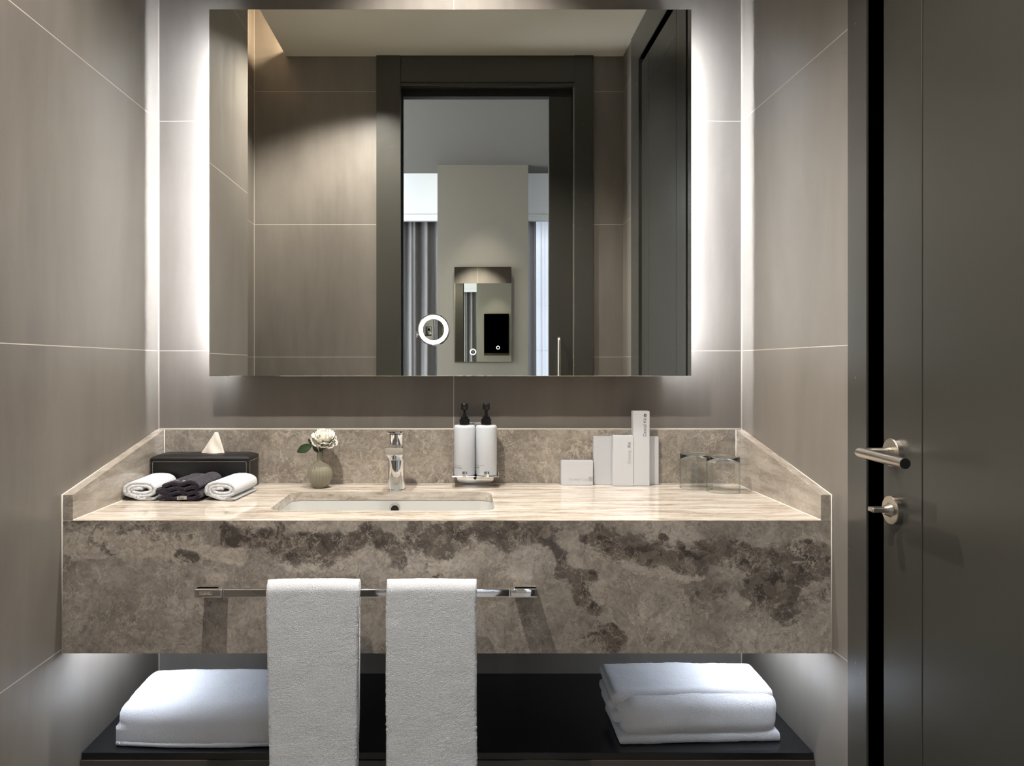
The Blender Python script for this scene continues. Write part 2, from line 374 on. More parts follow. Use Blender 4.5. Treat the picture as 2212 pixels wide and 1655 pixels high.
bm = bmesh.new(); box(bm, -2.3, -0.18, YW-0.02, YW, 2.365, ZB); box(bm, 0.525, 1.9, YW-0.02, YW, 2.365, ZB)
box(bm, -2.3, -0.18, YW-0.035, YW+0.008, 2.365, 2.415); box(bm, 0.525, 1.9, YW-0.035, YW+0.008, 2.365, 2.415)
struct(obj('trim_1', bm, M['white_paint']), 'white pelmet above the bedroom curtains')
# window 1 frame
bm = bmesh.new()
for x0, x1 in ((0.45, 0.50), (1.07, 1.12), (1.70, 1.75)): box(bm, x0, x1, -4.40, -4.34, 0.1, 2.5)
for z0, z1 in ((0.1, 0.16), (0.95, 0.99), (2.44, 2.5)): box(bm, 0.45, 1.75, -4.40, -4.34, z0, z1)
struct(obj('window_1', bm, M['white_paint']), 'bedroom window behind the sheer curtain')
bm = bmesh.new()
for y0 in (-3.85, -3.0, -2.15): box(bm, -2.37, -2.33, y0, y0+0.05, 0.5, 2.3)
for z0 in (0.5, 2.25): box(bm, -2.37, -2.33, -3.85, -2.1, z0, z0+0.05)
struct(obj('added_window', bm, M['white_paint']))  # unseen window frame, added around the bedroom fill light
# ---------------------------------------------------------------- side door (door_1)
d1 = bpy.data.objects.new('door_1', None); COL.objects.link(d1); d1.location = (XR, -1.0, 0); struct(d1, 'dark grey lacquered door in the right wall')
bm = bmesh.new()
box(bm, XR-0.004, XR+0.10, -0.655, -0.585, 0, ZC)            # vanity-side casing
box(bm, XR-0.004, XR+0.10, -1.52, -1.375, 0, ZC)             # far casing
box(bm, XR-0.004, XR+0.10, -1.375, -0.655, 2.56, ZC)         # head
obj('door_frame', bm, M['casing'], d1, 0)
bm = bmesh.new(); box(bm, XR+0.06, XR+0.12, -0.705, -0.6555, 0, 2.56); box(bm, XR+0.06, XR+0.12, -1.3745, -1.345, 0, 2.56); box(bm, XR+0.06, XR+0.12, -1.3745, -0.6555, 2.535, 2.5595)
obj('rebate', bm, M['black'], d1, label='black shadow gap between frame and leaf')
bm = bmesh.new(); ya, yb, zt = -1.345, -0.702, 2.53; g = 0.118; h = 0.0012
LX = XR+0.003
box(bm, LX, LX+0.02, yb-g+h, yb, 0.008, zt, 0.001, 1); box(bm, LX, LX+0.02, ya, ya+g-h, 0.008, zt, 0.001, 1)
box(bm, LX, LX+0.02, ya+g+h, yb-g-h, zt-g+h, zt, 0.001, 1); box(bm, LX, LX+0.02, ya+g+h, yb-g-h, 0.008, g-h, 0.001, 1)
box(bm, LX, LX+0.02, ya+g+h, yb-g-h, g+h, zt-g-h, 0.001, 1)
leaf = obj('door_leaf', bm, M['door'], d1)
obj('groove_backing', BX(LX+0.0205, LX+0.042, ya, yb, 0.008, zt), M['groove'], leaf, label='thin dark brown groove line on the door')
def rose(yc, zc, name):
    bm = bmesh.new(); n = 48
    rings = [[(LX-x, yc+r*math.cos(2*PI*k/n), zc+r*math.sin(2*PI*k/n)) for k in range(n)] for x, r in ((0, .0262), (.0095, .0262), (.0105, .0252), (.0105, .0140), (.0098, .0136), (.0098, .0))]
    rings = rings[:-1]
    loft(bm, rings); return obj(name, bm, M['steel'], leaf, 35)
YH = -0.742
rose(YH, 1.032, 'lever_rose'); rose(YH+0.002, 0.926, 'thumb_turn_rose')
bm = bmesh.new()
tube(bm, (LX-0.009, YH, 1.032), (LX-0.020, YH, 1.032), 0.0112, 0.0105)
obj('lever_collar', bm, M['steel'], leaf, 35)
bm = bmesh.new(); n = 32; R = 0.0092; xe = LX-0.062
# mitred L: stem along x, grip along -y, joined with a 45 degree mitre
a = [[(LX-0.018, YH+R*math.cos(2*PI*k/n), 1.032+R*math.sin(2*PI*k/n)) for k in range(n)],
     [(xe+(-R*math.cos(2*PI*k/n)), YH+R*math.cos(2*PI*k/n), 1.032+R*math.sin(2*PI*k/n)) for k in range(n)],
     [(xe-R*math.cos(2*PI*k/n), YH-0.132, 1.029+R*math.sin(2*PI*k/n)) for k in range(n)]]
loft(bm, a); obj('lever_handle', bm, M['steel'], leaf, 35)
bm = bmesh.new(); tube(bm, (xe, YH-0.1315, 1.029), (xe, YH-0.133, 1.029), 0.0088); obj('lever_end_cap', bm, M['darkchrome'], leaf, 35, label='dark end cap of the lever')
bm = bmesh.new(); ty = YH+0.002
tube(bm, (LX-0.010, ty, 0.926), (LX-0.022, ty, 0.926), 0.0125, 0.0075); box(bm, LX-0.046, LX-0.016, ty-0.0095, ty+0.0095, 0.9225, 0.9315, 0.002, 3)
obj('thumb_turn', bm, M['steel'], leaf, 35)
# ---------------------------------------------------------------- doorway with sliding door (door_2)
d2 = bpy.data.objects.new('door_2', None); COL.objects.link(d2); d2.location = (0.12, YF, 0); struct(d2, 'dark doorway with half-open sliding door, seen in the mirror')
bm = bmesh.new()
box(bm, -0.412, OX0+0.018, YF-0.0005, YF+0.014, 0, ZC)
box(bm, OX1, OX1+0.092, YF-0.0005, YF+0.014, 0, ZC)
box(bm, OX0+0.019, OX1-0.0005, YF-0.0005, YF+0.010, OZ-0.002, ZC)
obj('door_frame', bm, M['casing'], d2)
bm = bmesh.new()
box(bm, OX0, OX0+0.018, YFB, YF-0.001, 0, OZ); box(bm, OX0, OX1, YFB, -1.765, OZ-0.018, OZ); box(bm, OX0, OX1, -1.745, YF-0.001, OZ-0.018, OZ)
obj('jamb_lining', bm, M['casing'], d2)
bm = bmesh.new(); box(bm, OX0+0.018, OX1, -1.80, -1.757, 2.53, 2.563); box(bm, OX0+0.0185, OX0+0.026, -1.80, -1.757, 0, 2.53)
obj('sliding_track', bm, M['black'], d2)
sp = obj('sliding_panel', BX(0.440, OX1+0.0, -1.795, -1.760, 0.01, 2.53, 0.001, 1), M['door'], d2)
bm = bmesh.new(); hx, hy = 0.487, -1.760
pts = [(hx, hy, 1.33)]+[(hx, hy+0.035-0.012*math.cos(a)+0.0, 1.33+0.0+0.012*math.sin(a)) for a in (0.2, 0.6, 1.0, 1.3)]
pts = [(hx, hy, 1.328), (hx, hy+0.022, 1.328), (hx, hy+0.032, 1.324), (hx, hy+0.036, 1.314), (hx, hy+0.036, 1.00), (hx, hy+0.032, 0.99), (hx, hy+0.022, 0.986), (hx, hy, 0.986)]
sweep(bm, pts, 0.008, 16); obj('pull_handle', bm, M['steel'], sp, 'all', label='brushed steel vertical pull handle')
# ---------------------------------------------------------------- bedroom things seen in the mirror
def curtain(name, x0, x1, y, z0, z1, amp, per, mat, label, group=None):
    bm = bmesh.new(); n = max(12, int((x1-x0)/0.006)); nz = 14; rows = []
    for j in range(nz+1):
        z = z0+(z1-z0)*j/nz; row = []
        for i in range(n+1):
            x = x0+(x1-x0)*i/n; ph = 2*PI*x/per
            yy = y+amp*(math.sin(ph+0.8*math.sin(x*9+z*.4))+0.35*math.sin(2.3*ph+1.0+0.3*z))+0.01*math.sin(z*2+x*20)
            row.append(bm.verts.new((x, yy, z)))
        rows.append(row)
    for a_, b_ in zip(rows[:-1], rows[1:]):
        for i in range(n): bm.faces.new((a_[i], a_[i+1], b_[i+1], b_[i]))
    r = bmesh.ops.solidify(bm, geom=bm.faces[:], thickness=0.002)
    o = obj(name, bm, mat, None, 'all', base=((x0+x1)/2, y, z0)); tag(o, label, 'curtain', group); return o
curtain('curtain', -0.95, -0.19, YW-0.10, 0.02, 2.40, 0.026, 0.105, M['curtain'], 'grey folded curtain left of the beige pier, seen in the mirror')
curtain('curtain', 0.535, 0.62, YW-0.09, 0.02, 2.40, 0.018, 0.06, M['curtain'], 'narrow grey curtain edge right of the beige pier, seen in the mirror')
curtain('sheer_curtain', 0.60, 1.80, YW-0.15, 0.02, 2.40, 0.016, 0.09, M['sheer'], 'bright white sheer curtain right of the beige pier, seen in the mirror')
t = thing('wall_mirror', 'small frameless upright mirror hanging on the beige pier, seen in the large mirror', 'mirror', (0.17, YP, 1.20))
bm = BX(-0.048, 0.392, YP+0.020, YP+0.024, 1.217, 1.955)
for v in bm.verts: v.co.y += 0.031*(v.co.x-0.172)+0.0105*(v.co.z-1.586)
obj('mirror_glass', bm, M['mirror'], t)
bm = BX(-0.043, 0.387, YP, YP+0.0195, 1.222, 1.95)
for v in bm.verts:
    if v.co.y > YP+0.01: v.co.y += 0.031*(v.co.x-0.172)+0.0105*(v.co.z-1.586)
obj('backing', bm, M['darkchrome'], t, label='dark backing, holding the glass slightly tilted')
bm = BX(-0.6, 3.4, -8.2, -8.0, -3, 6)
for k in range(14): box(bm, -0.6, 3.4, -8.0, -7.99, -2.8+k*0.6, -2.78+k*0.6)
tag(obj('building', bm, M['facade'], base=(1.4, -8.1, -3)), 'pale facade outside the bedroom window, behind the sheer curtain', 'building')
# ---------------------------------------------------------------- vanity
ZK = 0.86; YA = -0.514; TS = 0.0225
van = thing('marble_vanity', 'wall-to-wall grey brown marble vanity with tall front apron and low splashbacks', 'vanity', (-0.03, -0.257, 0.575))
X0, X1 = XL+0.0015, XR-0.0015
# countertop with basin cut-out
bx0, bx1, by0, by1 = -0.442, 0.080, -0.405, -0.153
bm = bmesh.new()
def loop2(pts, z): 
    v = [bm.verts.new((x, y, z)) for x, y in pts]; return v, [bm.edges.new((v[i], v[(i+1) % len(v)])) for i in range(len(v))]
o_, oe = loop2([(X0, YA+0.0005), (X1, YA+0.0005), (X1, -0.001), (X0, -0.001)], ZK)
i_, ie = loop2(rrect(bx0, bx1, by0, by1, 0.035, 10), ZK)
r = bmesh.ops.triangle_fill(bm, edges=oe+ie, use_beauty=True)
fs = [f for f in r['geom'] if isinstance(f, bmesh.types.BMFace)]
for f in fs:
    if f.normal.z < 0: f.normal_flip()
ex = bmesh.ops.extrude_face_region(bm, geom=fs)
vv = [e for e in ex['geom'] if isinstance(e, bmesh.types.BMVert)]
bmesh.ops.translate(bm, verts=vv, vec=(0, 0, -0.022)); bmesh.ops.recalc_face_normals(bm, faces=bm.faces)
obj('countertop', bm, M['streak_x'], van, label='pale streaked marble top with basin cut-out')
# apron: dense front grid carrying vein masks, with a real thickness
bm = bmesh.new(); nx, nz = 420, 76; z0, z1 = 0.575, ZK-0.0008
ld = bm.verts.layers.float.new('dark'); ll = bm.verts.layers.float.new('light')
def px2(x, y): p = P(x, y, DB+YA); return (p.x, p.z)
def seg(p, a, b):
    ax, ay = a; bx_, by_ = b; dx, dy = bx_-ax, by_-ay; t_ = max(0, min(1, ((p[0]-ax)*dx+(p[1]-ay)*dy)/(dx*dx+dy*dy+1e-9)))
    return math.hypot(p[0]-ax-t_*dx, p[1]-ay-t_*dy)
DARK = [([(500, 1160), (560, 1165), (640, 1180), (720, 1178), (800, 1160)], 20, 1.0), ([(600, 1195), (680, 1200), (700, 1215)], 13, 0.9), ([(790, 1145), (850, 1190), (860, 1210)], 16, 0.9),
        ([(900, 1160), (960, 1175), (985, 1150)], 26, 0.85), ([(1050, 1140), (1110, 1160), (1180, 1140)], 24, 0.8), ([(1175, 1130), (1195, 1190), (1225, 1235)], 9, 1.0), ([(1225, 1235), (1275, 1240)], 9, 1.1), ([(1245, 1255), (1262, 1290), (1285, 1325)], 11, 1.0),
        ([(1260, 1165), (1285, 1155)], 9, 1.0), ([(1300, 1165), (1350, 1185), (1430, 1200), (1500, 1215), (1560, 1190)], 24, 0.8), ([(1560, 1185), (1640, 1210), (1700, 1200)], 20, 0.75),
        ([(1640, 1270), (1700, 1265), (1760, 1210)], 30, 0.85), ([(1735, 1195), (1760, 1215)], 17, 1.1), ([(1290, 1380), (1330, 1385)], 18, 0.85), ([(1322, 1360), (1324, 1368)], 9, 1.0),
        ([(150, 1140), (300, 1140), (420, 1150)], 22, 0.45), ([(380, 1195), (420, 1200)], 7, 0.9), ([(598, 1138), (603, 1136)], 8, 1.2), ([(1436, 1158), (1440, 1160)], 5, 1.2), ([(1468, 1175), (1470, 1176)], 6, 1.2), ([(1510, 1180), (1518, 1180)], 6, 1.2),
        ([(200, 1165), (250, 1190)], 12, 0.5), ([(940, 1230), (960, 1250)], 14, 0.5), ([(1500, 1300), (1560, 1290), (1640, 1330)], 22, 0.4), ([(1690, 1320), (1790, 1280)], 22, 0.5)]
LIGHT = [([(135, 1180), (200, 1180), (240, 1170)], 18, 0.9), ([(280, 1180), (350, 1180), (410, 1175)], 20, 0.95), ([(420, 1190), (520, 1200)], 14, 0.7), ([(620, 1205), (700, 1220), (770, 1225)], 14, 0.9), ([(700, 1190), (760, 1200)], 10, 0.9), ([(870, 1200), (960, 1210)], 20, 0.75),
         ([(1010, 1190), (1040, 1215)], 14, 0.8), ([(1350, 1215), (1430, 1230), (1500, 1240)], 14, 0.7), ([(1560, 1200), (1570, 1205)], 14, 0.6), ([(1620, 1300), (1760, 1300)], 14, 0.55), ([(1285, 1180), (1285, 1200)], 9, 0.9), ([(500, 1130), (800, 1135)], 9, 0.5)]
DK = [([px2(*q) for q in pl], w_/1007.0, s_) for pl, w_, s_ in DARK]; LT = [([px2(*q) for q in pl], w_/1007.0, s_) for pl, w_, s_ in LIGHT]
def mask(lst, x, z):
    v = 0
    wx = x+0.02*mnoise.noise(Vector((x*18, 3, z*22))); wz = z+0.016*mnoise.noise(Vector((x*18, 9, z*22)))
    for pl, w_, s_ in lst:
        d = min(seg((wx, wz), pl[i], pl[i+1]) for i in range(len(pl)-1)); v = max(v, s_*math.exp(-(d/(w_*1.45))**2*0.75))
    return v
rows = []
for j in range(nz+1):
    z = z0+(z1-z0)*j/nz; row = []
    for i in range(nx+1):
        x = X0+(X1-X0)*i/nx; v = bm.verts.new((x, YA, z)); v[ld] = mask(DK, x, z); v[ll] = mask(LT, x, z); row.append(v)
    rows.append(row)
for a_, b_ in zip(rows[:-1], rows[1:]):
    for i in range(nx): bm.faces.new((a_[i], a_[i+1], b_[i+1], b_[i]))
bt = []
for (x, z) in ((X0, z0), (X1, z0), (X1, z1), (X0, z1)): bt.append(bm.verts.new((x, YA+0.022, z)))
bm.faces.new((bt[3], bt[2], bt[1], bt[0]))
bm.faces.new([r_[0] for r_ in rows]+[bt[3], bt[0]]); bm.faces.new([r_[-1] for r_ in reversed(rows)]+[bt[1], bt[2]])
bm.faces.new(list(reversed(rows[0]))+[bt[0], bt[1]]); bm.faces.new(rows[-1]+[bt[2], bt[3]])
obj('apron', bm, M['apron'], van, label='tall dark-veined marble front of the vanity')
obj('underside_panel', BX(X0, X1, YA+0.0225, -0.001, 0.580, 0.592), M['shelf'], van)
for a_ in (-0.79, 0.715): obj('led_strip', BX(a_, a_+.01, -0.485, -0.16, 0.576, 0.5795), M['under_led'], van, label='cool white light strip under the marble top')
ZS = 1.012
obj('back_splash', BX(X0, X1, -0.0200, -0.001, ZK+0.0005, ZS), M['breccia'], van, label='mottled brown marble splashback')
def side_splash(xa, xb):
    bm = bmesh.new(); yb, yf = -0.0205, YA+0.001
    P_ = [(yb, ZK+.0005), (yf, ZK+.0005), (yf, 0.9145), (yb, ZS)]
    loft(bm, [[(xa, y, z) for y, z in P_], [(xb, y, z) for y, z in P_]]); bmesh.ops.recalc_face_normals(bm, faces=bm.faces)
    return obj('side_splash', bm, M['streak_y'], van, label='sloping-top grey streaked marble side upstand')
side_splash(X0, X0+TS); side_splash(X1-TS, X1)
bm = bmesh.new(); r_ = 0.0016
tube(bm, (X0+.003, -0.0035, ZS), (X1-.003, -0.0035, ZS), 0.0030, n=8)
for xa in (X0, X1): sweep(bm, [(xa, YA, 0.575), (xa, YA, 0.9145), (xa, -0.002, ZS)], 0.0016, 8)
for xa, s_ in ((X0+TS, 1), (X1-TS, -1)):
    tube(bm, (xa, -0.0205, ZK), (xa, -0.0205, ZS), 0.0014, n=8); tube(bm, (xa, YA+0.002, ZK+.0003), (xa, -0.0205, ZK+.0003), 0.0013, n=8)
tube(bm, (X0+TS, -0.0205, ZK), (X1-TS, -0.0205, ZK), 0.0013, n=8)
obj('caulk_joints', bm, M['caulk'], van, 'all', label='thin white sealant lines')
# basin
bs = thing('wash_basin', 'white undermount rectangular wash basin set in the marble top', 'sink', ((bx0+bx1)/2, (by0+by1)/2, 0.70))
bm = bmesh.new(); rings = []
for ins, z, r in ((-0.012, 0.8375, 0.046), (0.0, 0.8370, 0.036), (0.001, 0.825, 0.036), (0.006, 0.78, 0.040), (0.014, 0.745, 0.045), (0.030, 0.722, 0.05), (0.06, 0.712, 0.05), (0.10, 0.708, 0.02)):
    rings.append([(x, y, z) for x, y in rrect(bx0+ins, bx1-ins, by0+ins, by1-ins, r, 10)])
out = []
for ins, z, r in ((0.09, 0.698, 0.02), (0.02, 0.70, 0.05), (-0.004, 0.74, 0.045), (-0.012, 0.80, 0.046)):
    out.append([(x, y, z) for x, y in rrect(bx0+ins, bx1-ins, by0+ins, by1-ins, r, 10)])
loft(bm, list(reversed(out))[:0]+rings+out+[rings[0]], True, False, False); 
bmesh.ops.remove_doubles(bm, verts=bm.verts, dist=1e-6)
# close bottom between inner and outer at the centre
obj('bowl', bm, M['ceramic'], bs, 35)
bm = bmesh.new(); xo, yo, zo = -0.1725, by1-0.0035, 0.8155; n = 32
yb2 = by1-0.003
rings = [[(xo+r*math.cos(2*PI*k/n), y, zo+r*math.sin(2*PI*k/n)) for k in range(n)] for r, y in ((0.0150, yb2), (0.0150, yb2-0.0025), (0.0140, yb2-0.0035), (0.0105, yb2-0.0035), (0.0095, yb2-0.0015))]
loft(bm, rings, True, False, False); bmesh.ops.recalc_face_normals(bm, faces=bm.faces); obj('overflow_ring', bm, M['chrome'], bs, 35, label='chrome overflow ring')
bm = bmesh.new(); tube(bm, (xo, yb2-0.0004, zo), (xo, yb2-0.0016, zo), 0.0097); obj('overflow_hole', bm, M['black'], bs)
bm = bmesh.new(); lathe(bm, (-0.18, -0.28, 0.7075), [(0.020, 0), (0.022, 0.002), (0.018, 0.005), (0.004, 0.006)]); obj('drain', bm, M['chrome'], bs, 35)
# ---------------------------------------------------------------- tap
fx, fy = -0.1705, -0.128
tp = thing('basin_tap', 'chrome single-lever mixer tap behind the basin', 'tap', (fx, fy, ZK))
def sup(cx, cy, z, a, b, n=40, e=2.6, tilt=0, fy_=0):
    out = []
    for k in range(n):
        t_ = 2*PI*k/n; c, s_ = math.cos(t_), math.sin(t_)
        x = a*math.copysign(abs(c)**(2/e), c); y = b*math.copysign(abs(s_)**(2/e), s_)
        out.append((cx+x, cy+y, z+tilt*y))
    return out
bm = bmesh.new()
loft(bm, [sup(fx, fy, ZK, .0245, .0245, e=2.4), sup(fx, fy, ZK+.004, .0245, .0245, e=2.4), sup(fx, fy, ZK+.006, .0225, .0225, e=2.5), sup(fx, fy, ZK+.06, .0222, .0225, e=2.8),
          sup(fx, fy, ZK+.095, .0222, .0225, e=3.0), sup(fx, fy, ZK+.118, .0220, .0225, e=3.0), sup(fx, fy, ZK+.121, .0205, .0215, e=3.0)])
obj('body', bm, M['chrome'], tp, 30)
bm = bmesh.new(); rings = []
for y, zc, a, h_ in ((fy+.0, .098, .0205, .0210), (fy-.025, .102, .0212, .0190), (fy-.05, .107, .0225, .0150), (fy-.074, .1115, .0235, .0115), (fy-.078, .112, .0225, .0100)):
    ring = []
    for k in range(32):
        t_ = 2*PI*k/32; c, s_ = math.cos(t_), math.sin(t_); zz_ = math.copysign(abs(s_)**0.35, s_)
        ring.append((fx+a*(1+0.06*zz_)*math.copysign(abs(c)**0.3, c), y+(0.0045*(1-zz_)/2 if y < fy-.05 else 0), ZK+zc+h_*zz_))
    rings.append(ring)
loft(bm, rings); bmesh.ops.recalc_face_normals(bm, faces=bm.faces); obj('spout', bm, M['chrome'], tp, 30)
bm = bmesh.new(); tube(bm, (fx, fy-.062, ZK+.101), (fx, fy-.062, ZK+.091), .010); obj('aerator', bm, M['chrome'], tp, 30)
bm = bmesh.new(); loft(bm, [sup(fx, fy, ZK+.1225, .0195, .020, e=2.4), sup(fx, fy, ZK+.140, .0195, .0205, e=2.4), sup(fx, fy-.001, ZK+.149, .0200, .0215, e=2.6, tilt=-.06)]); obj('cartridge_cap', bm, M['chrome'], tp, 30)
bm = bmesh.new(); loft(bm, [sup(fx, fy-.018, ZK+.1505, .0215, .040, e=5, tilt=-.12), sup(fx, fy-.018, ZK+.1525, .0232, .042, e=5, tilt=-.12), sup(fx, fy-.018, ZK+.1565, .0232, .042, e=5, tilt=-.12), sup(fx, fy-.018, ZK+.158, .0220, .041, e=5, tilt=-.12)])
obj('lever', bm, M['chrome'], tp, 30)
# ---------------------------------------------------------------- shelf
YSH = -0.433; ZSH = 0.320
sh = thing('lower_shelf', 'black lacquered shelf below the vanity, running wall to wall', 'shelf', (-0.03, -0.2, 0.26))
obj('shelf_board', BX(XL+.002, XR-.002, YSH, -0.001, ZSH-0.016, ZSH, 0.0008, 1), M['shelf'], sh)
obj('fascia', BX(XL+.002, XR-.002, YSH-0.004, YSH+0.016, ZSH-0.10, ZSH-0.0165), M['fascia'], sh, label='dark brown front board of the shelf')
# ---------------------------------------------------------------- large mirror
YM = -0.083; mx0, mx1, mz0, mz1 = -0.6845, 0.6285, 1.1635, 2.1625
mr = thing('vanity_mirror', 'large frameless backlit mirror on the wall above the vanity', 'mirror', (-0.028, 0, mz0))
obj('mirror_glass', BX(mx0, mx1, YM, YM+0.005, mz0, mz1, 0.0006, 1), M['mirror'], mr)
obj('housing', BX(mx0+0.050, mx1-0.050, YM+0.0055, -0.001, mz0+0.05, mz1-0.05), M['darkchrome'], mr)
bm = bmesh.new()
for (a_, b_, c_, d_) in ((mx0+.001, mx0+.005, mz0+.001, mz1-.001), (mx1-.005, mx1-.001, mz0+.001, mz1-.001), (mx0+.005, mx1-.005, mz0+.001, mz0+.005), (mx0+.005, mx1-.005, mz1-.005, mz1-.001)): box(bm, a_, b_, YM+.0052, YM+.016, c_, d_)
obj('light_stop_lip', bm, M['steel'], mr)  # hidden lip added behind the glass edge to cut off the strip light
for xa, xb in ((mx0+0.0445, mx0+0.0495), (mx1-0.0495, mx1-0.0445)):
    obj('led_strip', BX(xa, xb, YM+0.0155, YM+0.0235, mz0+0.06, mz1-0.06), M['led'], mr, label='glowing white light strip behind the mirror edge')
# shaving mirror
mc = P(936.5, 712.5, DB+YM-0.02); rO = 0.0415
sm = thing('magnifying_mirror', 'small round lit magnifying mirror on the face of the large mirror', 'mirror', (mc.x, YM, mc.z))
def disc_ring(prof, n=64, caps=(False, False)):
    bm = bmesh.new(); loft(bm, [[(mc.x+r*math.cos(2*PI*k/n), YM-y, mc.z+r*math.sin(2*PI*k/n)) for k in range(n)] for r, y in prof], True, caps[0], caps[1])
    bmesh.ops.recalc_face_normals(bm, faces=bm.faces); return bm
obj('rim', disc_ring([(0.030, 0.0), (0.034, 0.0005), (0.0395, 0.014), (0.0428, 0.020), (0.0428, 0.0235), (0.0400, 0.0245), (0.0395, 0.0215)]), M['chrome'], sm, 35)
obj('ring_light', disc_ring([(0.0393, 0.0218), (0.0385, 0.0232), (0.0300, 0.0232), (0.0290, 0.0222)]), M['ring_light'], sm, 35, label='glowing white ring light')
bm = disc_ring([(0.0291*math.sin(a)/math.sin(0.10), 0.0205+0.0018*(1-math.cos(a))/(1-math.cos(0.10))) for a in (0.002, 0.02, 0.04, 0.06, 0.08, 0.10)], caps=(True, False)); obj('magnifying_glass', bm, M['mirror'], sm, 'all')
bm = bmesh.new(); box(bm, mc.x-0.0495, mc.x-0.0455, YM-0.022, YM-0.0005, mc.z-0.020, mc.z-0.003, 0.0008, 2); tube(bm, (mc.x-0.046, YM-0.014, mc.z-0.0115), (mc.x-0.034, YM-0.014, mc.z-0.0115), 0.0022, n=10)
obj('hinge', bm, M['chrome'], sm, 35)
# ---------------------------------------------------------------- towel rail
zr0, zr1 = 0.7145, 0.7325; yrf = YA-0.066
tr = thing('towel_rail', 'chrome towel rail fixed to the marble vanity front', 'towel rail', (-0.195, YA, 0.723))
xr0, xr1 = -0.548, 0.159
obj('rail', BX(xr0+0.056, xr1-0.056, yrf, yrf+0.013, zr0+0.0005, zr1-0.0005, 0.002, 3), M['chrome'], tr, 30)
for a_, b_, inner in ((xr0, xr0+0.058, 1), (xr1-0.058, xr1, -1)):
    bm = bmesh.new(); box(bm, a_+(0 if inner == 1 else .0), b_, yrf-0.0005, yrf+0.018, zr0, zr1, 0.003, 3)
    box(bm, a_, a_+0.05 if inner == 1 else b_, yrf+0.002, YA-0.0004, zr0, zr1, 0.003, 3) if inner == 1 else box(bm, b_-0.05, b_, yrf+0.002, YA-0.0004, zr0, zr1, 0.003, 3)
    br = obj('bracket', bm, M['chrome'], tr, 30)
    xi = b_ if inner == 1 else a_
    obj('joint_ring', BX(xi-0.0012, xi+0.0012, yrf-0.0014, yrf+0.0145, zr0-0.0006, zr1+0.0006, 0.0004, 1), M['chrome'], br)
    if inner == 1:
        fr = bmesh.new(); fx0, fx1, fz0, fz1 = a_+0.0115, a_+0.037, zr0+0.0065, zr0+0.0125
        box(fr, fx0, fx1, yrf-0.0010, yrf-0.0004, fz0, fz0+0.0005); box(fr, fx0, fx1, yrf-0.0010, yrf-0.0004, fz1-0.0005, fz1)
        box(fr, fx0, fx0+.0005, yrf-0.0010, yrf-0.0004, fz0, fz1); box(fr, fx1-.0005, fx1, yrf-0.0010, yrf-0.0004, fz0, fz1)
        obj('name_plate', fr, M['stitch'], br)
        obj('lettering', text_on_front('hansgrohe', 0.0050, fx0+0.0015, yrf-0.0009, fz0+0.0017), M['stitch'], br)
# ---------------------------------------------------------------- hanging towels
def hang_towel(x0, x1, xb0, xb1, seed, label):
    """profile around the rail (closed loop in y,z), swept in x"""
    yc = yrf+0.0065; zb = 0.30; zbb = 0.36; th = 0.0125; ri = 0.0085; rad = ri+th
    outer, inner = [], []
    nS = 190
    Lf = (zr1-0.004)-zb; Lb = (zr1-0.004)-zbb; arc = PI*rad*0.9
    for i in range(nS+1): outer.append((yc-rad-0.004*math.sin(PI*i/nS)*0.0, zb+Lf*i/nS))
    for i in range(1, 16):
        a_ = PI-PI*i/16; outer.append((yc+rad*math.cos(a_), zr1-0.004+(rad+0.001)*math.sin(a_)))
    for i in range(nS+1): outer.append((yc+rad, zr1-0.004-Lb*i/nS))
    # back bottom up inside
    for i in range(nS+1): inner.append((yc+ri, zbb+Lb*i/nS))
    for i in range(1, 8):
        a_ = PI*i/8; inner.append((yc+ri*math.cos(a_), zr1-0.004+(ri-0.001)*math.sin(a_)))
    for i in range(nS+1): inner.append((yc-ri, zr1-0.004-Lf*i/nS))
    prof = outer+inner; nX = 82; bm = bmesh.new(); rings = []
    for k in range(nX+1):
        u = k/nX; ring = []
        for y, z in prof:
            tz = max(0, min(1, (zr1-z)/(zr1-zb))); xa = x0+(xb0-x0)*tz; xb = x1+(xb1-x1)*tz
            isf = y < yc-ri-0.002; isb = y > yc+ri+0.002
            edge = min(u, 1-u)*2*nX
            rnd = 0.0042*max(0, 1-edge/5)**2
            x = xa+(xb-xa)*u
            yy = y
            if isf: yy += rnd - 0.004*tz*math.sin(PI*u) - 0.0035*math.sin(4*tz+seed)*tz
            if isb: yy -= rnd
            zz = z
            if z > zr1: zz += 0.0018*math.sin(PI*u)+0.0012*fbm((u*4+seed, 0, 0), 1.0)
            p = Vector((x, yy, zz))
            nrm = fbm((x+seed, yy, zz), 260, 2)*0.0009+fbm((x+seed, yy, zz), 22, 2)*0.0012
            if isf: p.y -= nrm
            elif isb: p.y += nrm*0.3
            elif z > zr1-0.003: p.z += nrm
            if k < 2 or k > nX-2: p.x += (fbm((seed, yy*1.0, zz), 160, 2)*0.0020)+fbm((seed+9, 0, zz), 12, 2)*0.0016
            ring.append(p)
        rings.append(ring)
    loft(bm, rings, True, True, True); bmesh.ops.triangulate(bm, faces=[f for f in bm.faces if len(f.verts) > 4]); bmesh.ops.recalc_face_normals(bm, faces=bm.faces)
    o = obj('hand_towel', bm, M['towel'], None, 'all', base=((x0+x1)/2, yc, zb)); tag(o, label, 'towel', 'hand towels hanging on the rail'); return o
hang_towel(-0.397, -0.2075, -0.389, -0.2135, 1.3, 'white terry hand towel hanging on the rail, the left one of two')
hang_towel(-0.152, 0.0325, -0.1525, 0.0335, 7.7, 'white terry hand towel hanging on the rail, the right one of two')
